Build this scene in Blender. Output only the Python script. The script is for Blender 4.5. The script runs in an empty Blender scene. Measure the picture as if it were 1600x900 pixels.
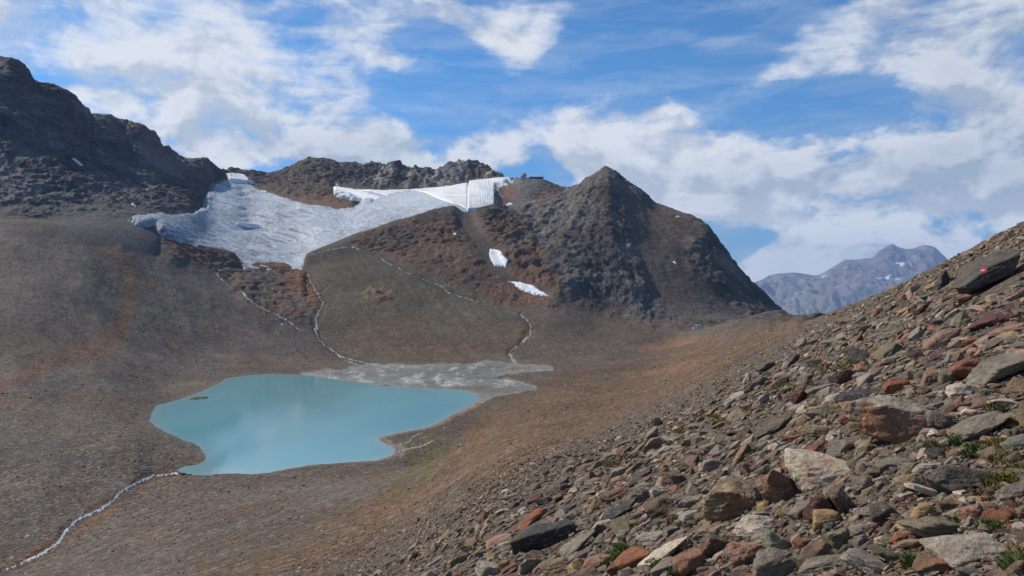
import bpy, math, random
import numpy as np

scene = bpy.context.scene
F = 1160.0            # focal length in photo pixels (1600 wide)
CX, CY = 800.0, 450.0
R = math.radians

# ------------------------------------------------------------------ camera
cam = bpy.data.cameras.new('camera')
cam.sensor_width = 36.0
cam.lens = F / 1600.0 * 36.0
cam.clip_start = 0.1
cam.clip_end = 60000.0
cam_ob = bpy.data.objects.new('camera', cam)
cam_ob.rotation_euler = (R(90), 0, 0)
scene.collection.objects.link(cam_ob)
scene.camera = cam_ob

# ------------------------------------------------------------------ exposure
vs = scene.view_settings
vs.view_transform = 'Standard'
vs.look = 'None'
vs.exposure = 0.15
vs.gamma = 1.0
vs.use_curve_mapping = False

# ------------------------------------------------------------------ sun
SUN_EL, SUN_AZ = 43.0, -64.0          # azimuth from +Y (view direction), negative = left
sun = bpy.data.lights.new('sun', 'SUN')
sun.energy = 4.2
sun.angle = R(1.0)
sun.color = (1.0, 0.93, 0.82)
sun_ob = bpy.data.objects.new('sun', sun)
sd_ = np.array([math.sin(R(SUN_AZ)) * math.cos(R(SUN_EL)), math.cos(R(SUN_AZ)) * math.cos(R(SUN_EL)), math.sin(R(SUN_EL))])
sun_ob.rotation_euler = (R(90 - SUN_EL), 0, R(180 - SUN_AZ))
sun_ob.location = (0, 0, 300)
scene.collection.objects.link(sun_ob)

# ------------------------------------------------------------------ node helper
class NT:
    def __init__(self, tree):
        self.t = tree; self.n = tree.nodes; self.l = tree.links
        self.n.clear()
    def node(self, kind, **kw):
        nd = self.n.new(kind)
        for k, v in kw.items():
            setattr(nd, k, v)
        return nd
    def link(self, a, b):
        self.l.new(a, b)
    def setin(self, sock, v):
        if isinstance(v, bpy.types.NodeSocket):
            self.l.new(v, sock)
        elif v is not None:
            sock.default_value = v
    def math(self, op, a, b=None, c=None, clamp=False):
        nd = self.n.new('ShaderNodeMath'); nd.operation = op; nd.use_clamp = clamp
        self.setin(nd.inputs[0], a)
        if b is not None: self.setin(nd.inputs[1], b)
        if c is not None: self.setin(nd.inputs[2], c)
        return nd.outputs[0]
    def vmath(self, op, a, b=None, out=0):
        nd = self.n.new('ShaderNodeVectorMath'); nd.operation = op
        self.setin(nd.inputs[0], a)
        if b is not None: self.setin(nd.inputs[1], b)
        return nd.outputs[out]
    def scale(self, a, s):
        nd = self.n.new('ShaderNodeVectorMath'); nd.operation = 'SCALE'
        self.setin(nd.inputs[0], a); self.setin(nd.inputs[3], s)
        return nd.outputs[0]
    def noise(self, vec, scale, detail=4, rough=0.55, dist=0.0, out=0, lac=2.0):
        nd = self.n.new('ShaderNodeTexNoise')
        self.setin(nd.inputs['Vector'], vec)
        nd.inputs['Scale'].default_value = scale
        nd.inputs['Detail'].default_value = detail
        nd.inputs['Roughness'].default_value = rough
        nd.inputs['Lacunarity'].default_value = lac
        nd.inputs['Distortion'].default_value = dist
        return nd.outputs[out]
    def voro(self, vec, scale, feature='F1', out='Distance', rnd=1.0):
        nd = self.n.new('ShaderNodeTexVoronoi'); nd.feature = feature
        self.setin(nd.inputs['Vector'], vec)
        nd.inputs['Scale'].default_value = scale
        nd.inputs['Randomness'].default_value = rnd
        return nd.outputs[out]
    def remap(self, v, a, b, c=0.0, d=1.0, smooth=False, clamp=True):
        nd = self.n.new('ShaderNodeMapRange')
        nd.clamp = clamp
        if smooth: nd.interpolation_type = 'SMOOTHSTEP'
        self.setin(nd.inputs[0], v)
        for i, x in enumerate((a, b, c, d)):
            self.setin(nd.inputs[1 + i], x)
        return nd.outputs[0]
    def mix(self, fac, a, b, blend='MIX'):
        nd = self.n.new('ShaderNodeMix'); nd.data_type = 'RGBA'; nd.blend_type = blend
        self.setin(nd.inputs[0], fac)
        self.setin(nd.inputs[6], a); self.setin(nd.inputs[7], b)
        return nd.outputs[2]
    def attr(self, name, out='Color', kind='GEOMETRY'):
        nd = self.n.new('ShaderNodeAttribute'); nd.attribute_name = name; nd.attribute_type = kind
        return nd.outputs[out]
    def combine(self, x, y, z):
        nd = self.n.new('ShaderNodeCombineXYZ')
        for i, v in enumerate((x, y, z)): self.setin(nd.inputs[i], v)
        return nd.outputs[0]
    def bump(self, height, strength, dist, normal=None):
        nd = self.n.new('ShaderNodeBump')
        nd.inputs['Strength'].default_value = strength
        nd.inputs['Distance'].default_value = dist
        self.setin(nd.inputs['Height'], height)
        if normal is not None: self.setin(nd.inputs['Normal'], normal)
        return nd.outputs[0]

def col(r, g, b): return (r, g, b, 1.0)

# ------------------------------------------------------------------ world: sky with clouds
world = bpy.data.worlds.new('World')
scene.world = world
world.use_nodes = True
w = NT(world.node_tree)
sky = w.node('ShaderNodeTexSky', sky_type='NISHITA')
sky.sun_disc = False
sky.sun_elevation = R(SUN_EL)
sky.sun_rotation = R(SUN_AZ % 360)
sky.altitude = 2850
sky.air_density = 1.0
sky.dust_density = 0.6
sky.ozone_density = 2.2
tc = w.node('ShaderNodeTexCoord')
dirv = w.vmath('NORMALIZE', tc.outputs['Generated'])
sep = w.node('ShaderNodeSeparateXYZ'); w.link(dirv, sep.inputs[0])
dx, dy, dz = sep.outputs
az = w.math('ARCTAN2', dx, dy)
el = w.math('ARCSINE', dz)
azel = w.combine(az, el, 0.0)

def dirae(px, py):
    X = (px - CX) / F; Z = (CY - py) / F
    return math.atan2(X, 1), math.atan2(Z, math.hypot(1, X))

# banks of cloud: bearing, size, tilt and amount (negative = a clear window)
BLOBS = [
    (180, 168, 140, 44, 0, .8), (310, 200, 240, 64, 8, 1.0), (300, 165, 110, 32, 0, .35), (540, 228, 230, 48, 3, 1.0),
    (690, 250, 120, 34, 0, .55), (620, 262, 260, 26, 0, .35), (792, 198, 84, 42, -6, 1.0), (770, 240, 90, 26, 0, .25),
    (140, 55, 400, 80, 12, .95), (330, 122, 200, 30, 22, .70), (400, 55, 210, 85, 12, .85), (575, 84, 95, 26, 18, .60),
    (60, 130, 110, 30, 8, .45), (640, 22, 260, 34, 4, .65), (806, 66, 80, 70, 35, .58), (740, 28, 120, 26, 20, .5), (870, 20, 110, 40, 0, .5), (1010, 20, 110, 40, -20, .20),
    (1450, 36, 260, 74, 8, 1.0), (1570, 90, 130, 60, 0, .65), (1590, 170, 110, 90, 0, .62), (1540, 215, 140, 60, 0, .5),
    (915, 192, 54, 38, -15, 1.0), (990, 215, 120, 52, -18, .60), (1020, 262, 150, 64, 5, .85), (1130, 255, 200, 62, 5, .95), (1090, 300, 200, 40, 0, .55), (1260, 232, 120, 34, 0, .55),
    (1320, 268, 260, 62, -4, .75), (1480, 262, 220, 62, -6, .72), (1270, 330, 190, 26, -2, .65), (1440, 335, 240, 36, -4, .65),
    (1370, 372, 140, 22, 0, .30), (1202, 390, 46, 24, -20, 1.1), (1240, 415, 130, 22, 0, .60), (1180, 425, 90, 20, 0, .5), (1340, 390, 90, 20, 0, .55), (1510, 388, 90, 24, 0, .95), (1115, 355, 36, 16, 0, .55),
    (1150, 125, 420, 34, -6, .22), (1250, 190, 260, 30, -5, .16), (1040, 175, 60, 20, -30, .14), (1215, 125, 70, 16, -15, .22), (960, 130, 200, 30, -8, .14),
    (1110, 50, 170, 44, -4, -.40), (1330, 140, 180, 26, -4, -.42), (700, 150, 150, 50, 10, -.42), (640, 185, 200, 26, 4, -.35), (350, 148, 150, 16, 10, -.25), (150, 128, 120, 12, 8, -.22),
    (1200, 210, 140, 26, 0, -.30), (1150, 342, 130, 16, 0, -.40), (1010, 150, 120, 26, 0, -.28), (870, 250, 46, 50, 0, -.55), (1210, 362, 130, 18, 0, -.42), (1380, 402, 40, 9, 0, -.2),
    (245, 20, 60, 30, 30, -.30), (485, 30, 40, 40, 0, -.18), (740, 60, 60, 60, 0, -.22), (880, 110, 60, 50, 0, -.2), (1430, 180, 140, 22, -4, -.30),
]
cov = None
warp = w.noise(dirv, 9.0, 3, 0.55, out=1)
warp = w.scale(w.vmath('SUBTRACT', warp, (0.5, 0.5, 0.5)), 0.075)
azw = w.vmath('ADD', azel, warp)
for (bx, by, rx, ry, rot, amp) in BLOBS:
    a, e = dirae(bx, by)
    mp = w.node('ShaderNodeMapping', vector_type='TEXTURE')
    mp.inputs['Location'].default_value = (a, e, 0)
    mp.inputs['Rotation'].default_value = (0, 0, R(-rot))
    mp.inputs['Scale'].default_value = (rx * 1.2 / F, ry * 1.3 / F, 1)
    w.link(azw, mp.inputs['Vector'])
    ln = w.vmath('DOT_PRODUCT', mp.outputs[0], mp.outputs[0], out=1)
    g = w.math('POWER', 2.718, w.math('MULTIPLY', ln, -1.6))
    cov = w.math('MULTIPLY', g, amp) if cov is None else w.math('MULTIPLY_ADD', g, amp, cov)
# outside the surveyed window the same broken cloud goes on
wide = w.noise(w.vmath('MULTIPLY', dirv, (1, 1, 2.2)), 2.3, 3, 0.5)
outside = w.remap(w.math('MAXIMUM', w.math('MULTIPLY', w.math('ABSOLUTE', az), 1.0), w.math('ADD', w.math('ABSOLUTE', w.math('SUBTRACT', el, 0.12)), 0.36)), 0.62, 0.80, 0.0, 1.0, True)
cov_out = w.remap(wide, 0.38, 0.66, -0.25, 0.75)
cov = w.math('ADD', w.math('MULTIPLY', cov, w.math('SUBTRACT', 1.0, outside)), w.math('MULTIPLY', cov_out, outside))

def cloud_noise(v, detail=12):
    st = w.vmath('MULTIPLY', v, (1.0, 1.0, 1.7))
    return w.noise(st, 8.5, detail, 0.61, 0.2)
n_here = cloud_noise(dirv)
n_soft = cloud_noise(dirv, 4)
n_up = cloud_noise(w.vmath('ADD', dirv, (-0.014, 0.0, 0.026)), 4)
streak = w.noise(w.vmath('MULTIPLY', dirv, (1.6, 1.6, 9.0)), 4.5, 9, 0.62, 0.5)
high = w.remap(el, 0.22, 0.32, 0.0, 1.0, True)
nn = w.math('ADD', w.math('MULTIPLY', n_here, w.math('MULTIPLY_ADD', high, -0.24, 0.84)), w.math('MULTIPLY', streak, w.math('MULTIPLY_ADD', high, 0.24, 0.16)))
covt = w.math('TANH', w.math('MULTIPLY', w.math('MAXIMUM', cov, -0.35), 1.15))
dens_raw = w.math('SUBTRACT', nn, w.math('SUBTRACT', 0.715, w.math('MULTIPLY', covt, 0.38)))
low = w.remap(el, 0.13, 0.26, 1.0, 0.0, True)
dens = w.remap(dens_raw, w.math('MULTIPLY_ADD', low, 0.05, -0.06), w.math('MULTIPLY_ADD', low, -0.09, 0.19), 0.0, 1.0, True)
# thin veil everywhere
veil = w.math('MULTIPLY', w.remap(w.math('ADD', streak, w.math('MULTIPLY', covt, .12)), 0.45, 0.74, 0.0, 1.0), 0.30)
dens = w.math('MAXIMUM', dens, veil)
# sunlit upper edges against shaded cores and bases
edge = w.remap(w.math('ADD', w.math('SUBTRACT', n_soft, n_up), w.math('MULTIPLY', w.math('SUBTRACT', n_here, n_soft), .55)), -0.07, 0.07, 0.0, 1.0)
core = w.remap(dens_raw, 0.10, 0.42, 1.0, 0.0, True)
grey = None
for (bx, by, rx, ry, amp) in [(1500, 50, 200, 80, .55), (1470, 262, 260, 60, .65), (1150, 285, 260, 36, .35), (1580, 180, 110, 90, .45), (430, 225, 230, 42, .45), (600, 262, 240, 26, .40), (640, 235, 90, 40, .15), (1230, 405, 110, 18, .2)]:
    a, e = dirae(bx, by)
    mp = w.node('ShaderNodeMapping', vector_type='TEXTURE')
    mp.inputs['Location'].default_value = (a, e, 0)
    mp.inputs['Scale'].default_value = (rx * 1.3 / F, ry * 1.4 / F, 1)
    w.link(azw, mp.inputs['Vector'])
    ln = w.vmath('DOT_PRODUCT', mp.outputs[0], mp.outputs[0], out=1)
    g = w.math('POWER', 2.718, w.math('MULTIPLY', ln, -1.6))
    grey = w.math('MULTIPLY', g, amp) if grey is None else w.math('MULTIPLY_ADD', g, amp, grey)
lit = w.math('ADD', w.math('MULTIPLY', edge, 0.66), w.math('MULTIPLY', core, 0.46))
lit = w.math('SUBTRACT', lit, w.math('MULTIPLY', grey, 0.50), clamp=True)
cloud_col = w.mix(lit, col(4.1, 4.8, 5.9), col(8.7, 8.9, 9.3))
skyc = w.mix(1.0, sky.outputs[0], col(0.68, 1.24, 1.55), 'MULTIPLY')
hor = w.remap(el, -0.02, 0.30, 0.52, 1.0, True)
skyc = w.mix(1.0, skyc, w.combine(hor, hor, w.math('POWER', hor, .8)), 'MULTIPLY')
final = w.mix(w.math('MULTIPLY', dens, 0.90), skyc, cloud_col)
bg = w.node('ShaderNodeBackground')
bg.inputs['Strength'].default_value = 0.088
w.link(final, bg.inputs[0])
wo = w.node('ShaderNodeOutputWorld')
w.link(bg.outputs[0], wo.inputs[0])

# ------------------------------------------------------------------ noise in numpy
rs = np.random.RandomState(7)
PERM = np.concatenate([rs.permutation(256)] * 3).astype(np.int32)
g = rs.normal(size=(256, 3)); g /= np.linalg.norm(g, axis=1)[:, None]
GRAD = g.astype(np.float32)

def gnoise(x, y, z):
    xi = np.floor(x); yi = np.floor(y); zi = np.floor(z)
    fx = (x - xi).astype(np.float32); fy = (y - yi).astype(np.float32); fz = (z - zi).astype(np.float32)
    xi = xi.astype(np.int64) & 255; yi = yi.astype(np.int64) & 255; zi = zi.astype(np.int64) & 255
    u = fx * fx * fx * (fx * (fx * 6 - 15) + 10)
    v = fy * fy * fy * (fy * (fy * 6 - 15) + 10)
    t = fz * fz * fz * (fz * (fz * 6 - 15) + 10)
    def corner(a, b, c):
        h = PERM[PERM[PERM[xi + a] + yi + b] + zi + c]
        gr = GRAD[h]
        return gr[..., 0] * (fx - a) + gr[..., 1] * (fy - b) + gr[..., 2] * (fz - c)
    x00 = corner(0, 0, 0) * (1 - u) + corner(1, 0, 0) * u
    x10 = corner(0, 1, 0) * (1 - u) + corner(1, 1, 0) * u
    x01 = corner(0, 0, 1) * (1 - u) + corner(1, 0, 1) * u
    x11 = corner(0, 1, 1) * (1 - u) + corner(1, 1, 1) * u
    return ((x00 * (1 - v) + x10 * v) * (1 - t) + (x01 * (1 - v) + x11 * v) * t) * 1.6

def fbm(P, wl, octv=5, gain=0.5, ridged=False, off=0.0):
    """fractal noise; P (...,3) in metres, wl = longest wavelength"""
    s = 1.0 / wl; a = 1.0; tot = 0.0; out = 0.0
    for k in range(octv):
        n = gnoise(P[..., 0] * s + off + 17.3 * k, P[..., 1] * s + 5.1 * k - off, P[..., 2] * s + 9.7 * k)
        if ridged: n = 1.0 - 2.0 * np.abs(n)
        out = out + a * n; tot += a
        a *= gain; s *= 2.03
    return out / tot

def sstep(a, b, x):
    t = np.clip((x - a) / (b - a), 0, 1)
    return t * t * (3 - 2 * t)

def pchip(xk, yk, x):
    xk = np.asarray(xk, float); yk = np.asarray(yk, float)
    h = np.diff(xk); dl = np.diff(yk) / h
    m = np.zeros_like(yk)
    m[0] = dl[0]; m[-1] = dl[-1]
    for i in range(1, len(xk) - 1):
        if dl[i - 1] * dl[i] > 0:
            w1 = 2 * h[i] + h[i - 1]; w2 = h[i] + 2 * h[i - 1]
            m[i] = (w1 + w2) / (w1 / dl[i - 1] + w2 / dl[i])
    x = np.clip(x, xk[0], xk[-1])
    i = np.clip(np.searchsorted(xk, x) - 1, 0, len(h) - 1)
    t = (x - xk[i]) / h[i]
    return ((1 + 2 * t) * (1 - t) ** 2 * yk[i] + t * (1 - t) ** 2 * h[i] * m[i]
            + t * t * (3 - 2 * t) * yk[i + 1] + t * t * (t - 1) * h[i] * m[i + 1])

def poly_sd(poly, x, y):
    """signed distance to a closed polygon, positive inside"""
    P = np.asarray(poly, np.float32)
    x = np.asarray(x, np.float32); y = np.asarray(y, np.float32)
    d = np.full(x.shape, 1e12, np.float32); ins = np.zeros(x.shape, bool)
    n = len(P)
    for i in range(n):
        a = P[i]; b = P[(i + 1) % n]
        ex, ey = b - a
        wx = x - a[0]; wy = y - a[1]
        t = np.clip((wx * ex + wy * ey) / (ex * ex + ey * ey + 1e-9), 0, 1)
        d = np.minimum(d, (wx - ex * t) ** 2 + (wy - ey * t) ** 2)
        c = ((a[1] <= y) & (b[1] > y)) | ((b[1] <= y) & (a[1] > y))
        xs = a[0] + (y - a[1]) / (b[1] - a[1] + 1e-12) * ex
        ins ^= c & (x < xs)
    d = np.sqrt(d)
    return np.where(ins, d, -d)

def line_sd(pts, x, y):
    """distance to an open polyline of (x, y, halfwidth): positive within"""
    P = np.asarray(pts, np.float32)
    best = np.full(np.shape(x), -1e9, np.float32)
    for i in range(len(P) - 1):
        a = P[i]; b = P[i + 1]
        ex, ey = (b - a)[:2]
        t = np.clip(((x - a[0]) * ex + (y - a[1]) * ey) / (ex * ex + ey * ey + 1e-9), 0, 1)
        dd = np.hypot(x - a[0] - ex * t, y - a[1] - ey * t)
        best = np.maximum(best, a[2] + (b[2] - a[2]) * t - dd)
    return best

# ------------------------------------------------------------------ relief sheets
class Sheet:
    """a height sheet lofted between surveyed lines; each line is a list of
    (bearing, elevation reading, distance)"""
    def __init__(self, lines, px0, counts, smooth=()):
        K = len(lines)
        E = np.zeros((K, len(px0))); L = np.zeros((K, len(px0)))
        for k, ln in enumerate(lines):
            ln = sorted(ln)
            xk = [q[0] for q in ln]
            E[k] = (CY - pchip(xk, [q[1] for q in ln], px0)) / F
            L[k] = np.log(pchip(xk, [q[2] for q in ln], px0))
        for k in smooth:
            kr = np.exp(-np.linspace(-2, 2, 41) ** 2); kr /= kr.sum()
            for Q in (E, L): Q[k] = np.convolve(np.pad(Q[k], 20, mode='edge'), kr, 'valid')
        L = np.maximum.accumulate(L + np.arange(K)[:, None] * 1e-4, axis=0)
        h = np.diff(L, axis=0); dl = np.diff(E, axis=0) / h
        M = np.zeros_like(E); M[0] = dl[0]; M[-1] = dl[-1]
        for k in range(1, K - 1):
            same = dl[k - 1] * dl[k] > 0
            w1 = 2 * h[k] + h[k - 1]; w2 = h[k] + 2 * h[k - 1]
            with np.errstate(divide='ignore', invalid='ignore'):
                mm = (w1 + w2) / (w1 / dl[k - 1] + w2 / dl[k])
            M[k] = np.where(same, mm, 0)
        es, ls, ks = [], [], []
        for k in range(K - 1):
            n = counts[k]
            tt = np.arange(n) / n
            if k == K - 2: tt = np.linspace(0, 1, n + 1)
            for t in tt:
                ls.append(L[k] + h[k] * t)
                es.append((1 + 2 * t) * (1 - t) ** 2 * E[k] + t * (1 - t) ** 2 * h[k] * M[k]
                          + t * t * (3 - 2 * t) * E[k + 1] + t * t * (t - 1) * h[k] * M[k + 1])
                ks.append(k + t)
        d = np.exp(np.array(ls)); e = np.array(es)
        self.k = np.array(ks)
        self.px0 = px0
        X = (px0 - CX) / F
        self.P = np.stack([X[None, :] * d, d, e * d], -1)
        self.base = self.P.copy()
    def normals(self):
        P = self.P
        du = np.gradient(P, axis=1); dv = np.gradient(P, axis=0)
        n = np.cross(du, dv)
        n /= np.linalg.norm(n, axis=-1)[..., None] + 1e-12
        n[n[..., 2] < 0] *= -1
        return n
    def proj(self, P=None):
        P = self.P if P is None else P
        return CX + F * P[..., 0] / P[..., 1], CY - F * P[..., 2] / P[..., 1]
    def prepare(self):
        self.N = self.normals()
        self.qx, self.qy = self.proj()
        self.top = np.minimum.accumulate(self.qy, axis=0)
    def locate(self, px, py, jitter=None):
        """first point of the sheet met along a bearing: (point, normal, row, column) arrays"""
        px = np.atleast_1d(np.asarray(px, float)); py = np.atleast_1d(np.asarray(py, float))
        ci = np.interp(px, self.px0, np.arange(len(self.px0)))
        c0 = np.clip(np.round(ci).astype(int), 0, len(self.px0) - 1)
        row = np.full(len(px), -1.0)
        order = np.argsort(c0, kind='stable')
        sc = c0[order]
        bounds = np.flatnonzero(np.diff(sc)) + 1
        for grp in np.split(order, bounds):
            c = c0[grp[0]]
            m = -self.top[:, c]
            r = np.searchsorted(m, -py[grp], side='left')
            ok = (r > 0) & (r < len(m))
            rr = np.where(ok, r, 1)
            a = m[rr - 1]; b = m[rr]
            f = np.where(b > a, (-py[grp] - a) / np.maximum(b - a, 1e-9), 0)
            row[grp] = np.where(ok, rr - 1 + np.clip(f, 0, 1), -1)
        r0 = np.clip(np.floor(row).astype(int), 0, self.P.shape[0] - 2); fr = np.clip(row - r0, 0, 1)[:, None]
        k0 = np.clip(np.floor(ci).astype(int), 0, self.P.shape[1] - 2); fc = (ci - k0)[:, None]
        def bl(A):
            return ((A[r0, k0] * (1 - fc) + A[r0, k0 + 1] * fc) * (1 - fr) + (A[r0 + 1, k0] * (1 - fc) + A[r0 + 1, k0 + 1] * fc) * fr)
        return bl(self.P), bl(self.N), row, ci

def link(ob, parent=None):
    scene.collection.objects.link(ob)
    if parent is not None: ob.parent = parent
    return ob

def tag(o, label=None, cat=None, group=None, kind=None):
    if label: o['label'] = label
    if cat: o['category'] = cat
    if group: o['group'] = group
    if kind: o['kind'] = kind
    return o

def mesh_from(name, V, faces, mat, smooth=True, attrs=None, colors=None):
    """V (n,3), faces (m,3) or (m,4) int array"""
    V = np.ascontiguousarray(V, np.float32); faces = np.asarray(faces, np.int32)
    me = bpy.data.meshes.new(name)
    me.vertices.add(len(V)); me.vertices.foreach_set('co', V.ravel())
    m, k = faces.shape
    me.loops.add(m * k); me.loops.foreach_set('vertex_index', faces.ravel())
    me.polygons.add(m)
    me.polygons.foreach_set('loop_start', np.arange(0, m * k, k, dtype=np.int32))
    me.polygons.foreach_set('loop_total', np.full(m, k, np.int32))
    me.polygons.foreach_set('use_smooth', np.full(m, smooth, bool))
    me.update(calc_edges=True)
    for nm, a in (attrs or {}).items():
        at = me.attributes.new(nm, 'FLOAT', 'POINT'); at.data.foreach_set('value', np.ascontiguousarray(a, np.float32).ravel())
    for nm, a in (colors or {}).items():
        at = me.attributes.new(nm, 'FLOAT_COLOR', 'POINT')
        c4 = np.ones((len(V), 4), np.float32); c4[:, :3] = a
        at.data.foreach_set('color', c4.ravel())
    if mat: me.materials.append(mat)
    return me

def grid_faces(nr, nc, keep=None):
    r, c = np.meshgrid(np.arange(nr - 1), np.arange(nc - 1), indexing='ij')
    f = np.stack([r * nc + c, r * nc + c + 1, (r + 1) * nc + c + 1, (r + 1) * nc + c], -1)
    if keep is not None: f = f[keep]
    return f.reshape(-1, 4)

def compact(V, faces):
    used = np.unique(faces)
    mp = np.full(len(V), -1, np.int64); mp[used] = np.arange(len(used))
    return used, mp[faces]

def sheet_object(name, sh, keep, mat, label, cat, kind='structure'):
    nr, nc = sh.P.shape[:2]
    f = grid_faces(nr, nc, keep)
    used, f = compact(sh.P.reshape(-1, 3), f)
    me = mesh_from(name, sh.P.reshape(-1, 3)[used], f, mat, True,
                   {k: v.reshape(-1)[used] for k, v in sh.attrs.items()},
                   {'alb': sh.alb.reshape(-1, 3)[used]})
    nv = sh.N.reshape(-1, 3)[used]
    me.normals_split_custom_set_from_vertices([tuple(q) for q in nv]) if len(used) < 1 else None
    o = link(bpy.data.objects.new(name, me))
    return tag(o, label, cat, kind=kind)

def upsample(A, r0, r1, c0, c1, f):
    rr = np.linspace(r0, r1, (r1 - r0) * f + 1); cc = np.linspace(c0, c1, (c1 - c0) * f + 1)
    a = np.clip(np.floor(rr).astype(int), 0, A.shape[0] - 2); fa = (rr - a).reshape(-1, 1, 1)
    b = np.clip(np.floor(cc).astype(int), 0, A.shape[1] - 2); fb = (cc - b).reshape(1, -1, 1)
    B = A if A.ndim == 3 else A[..., None]
    o = (B[a][:, b] * (1 - fa) * (1 - fb) + B[a][:, b + 1] * (1 - fa) * fb + B[a + 1][:, b] * fa * (1 - fb) + B[a + 1][:, b + 1] * fa * fb)
    return o if A.ndim == 3 else o[..., 0]

def largest_piece(faces, nv):
    lab = np.arange(nv)
    while True:
        m = lab[faces].min(1)
        new = lab.copy()
        np.minimum.at(new, faces.ravel(), np.repeat(m, faces.shape[1]))
        new = new[new]
        if (new == lab).all(): break
        lab = new
    fl = lab[faces[:, 0]]
    u, c = np.unique(fl, return_counts=True)
    return faces[fl == u[np.argmax(c)]]

def drape(name, sh, sdfun, bbox, drange, lift, edge, mat, f=2, extra=None, up=None, single=False, dirt=None):
    """a layer of real thickness lying on a sheet: thickness grows from its rim inwards"""
    x0, y0, x1, y1 = bbox
    pad = edge + 3
    m = (sh.qx > x0 - pad) & (sh.qx < x1 + pad) & (sh.qy > y0 - pad) & (sh.qy < y1 + pad) & (sh.P[..., 1] > drange[0]) & (sh.P[..., 1] < drange[1])
    rr = np.flatnonzero(m.any(1)); cc = np.flatnonzero(m.any(0))
    r0, r1 = max(rr[0] - 1, 0), min(rr[-1] + 1, m.shape[0] - 1); c0, c1 = max(cc[0] - 1, 0), min(cc[-1] + 1, m.shape[1] - 1)
    P = upsample(sh.P, r0, r1, c0, c1, f); N = upsample(sh.N, r0, r1, c0, c1, f)
    qx, qy = sh.proj(P)
    ok = (P[..., 1] > drange[0]) & (P[..., 1] < drange[1])
    s = sdfun(qx, qy, P)
    s = np.where(ok, s, -99)
    th = lift * np.clip(s / edge, -1.0, 1.0)
    th = np.where(th > 0, lift * (1 - (1 - np.clip(s / edge, 0, 1)) ** 2), th)
    if extra is not None: th = th + np.where(s > 0, extra(qx, qy, P, s), 0)
    dirn = N if up is None else np.broadcast_to(np.array([0, 0, 1.0]), N.shape)
    V = P + dirn * th[..., None]
    nr, nc = s.shape
    smax = np.maximum(np.maximum(s[:-1, :-1], s[1:, :-1]), np.maximum(s[:-1, 1:], s[1:, 1:]))
    fcs = grid_faces(nr, nc, smax > -edge * (.15 if single else .6))
    if single: fcs = largest_piece(fcs, nr * nc)
    used, fcs = compact(V.reshape(-1, 3), fcs)
    at = {} if dirt is None else {'dirt': dirt(qx, qy, P).reshape(-1)[used]}
    me = mesh_from(name, V.reshape(-1, 3)[used], fcs, mat, True, {**at, 'inner': np.clip(s, -5, 60).reshape(-1)[used], 'qx': qx.reshape(-1)[used], 'qy': qy.reshape(-1)[used]})
    return link(bpy.data.objects.new(name, me))

# ================================================================== MATERIALS OF THE LAND
def principled(mt):
    mt.use_nodes = True
    n = NT(mt.node_tree)
    out = n.node('ShaderNodeOutputMaterial')
    b = n.node('ShaderNodeBsdfPrincipled')
    n.link(b.outputs[0], out.inputs[0])
    return n, b

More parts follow.
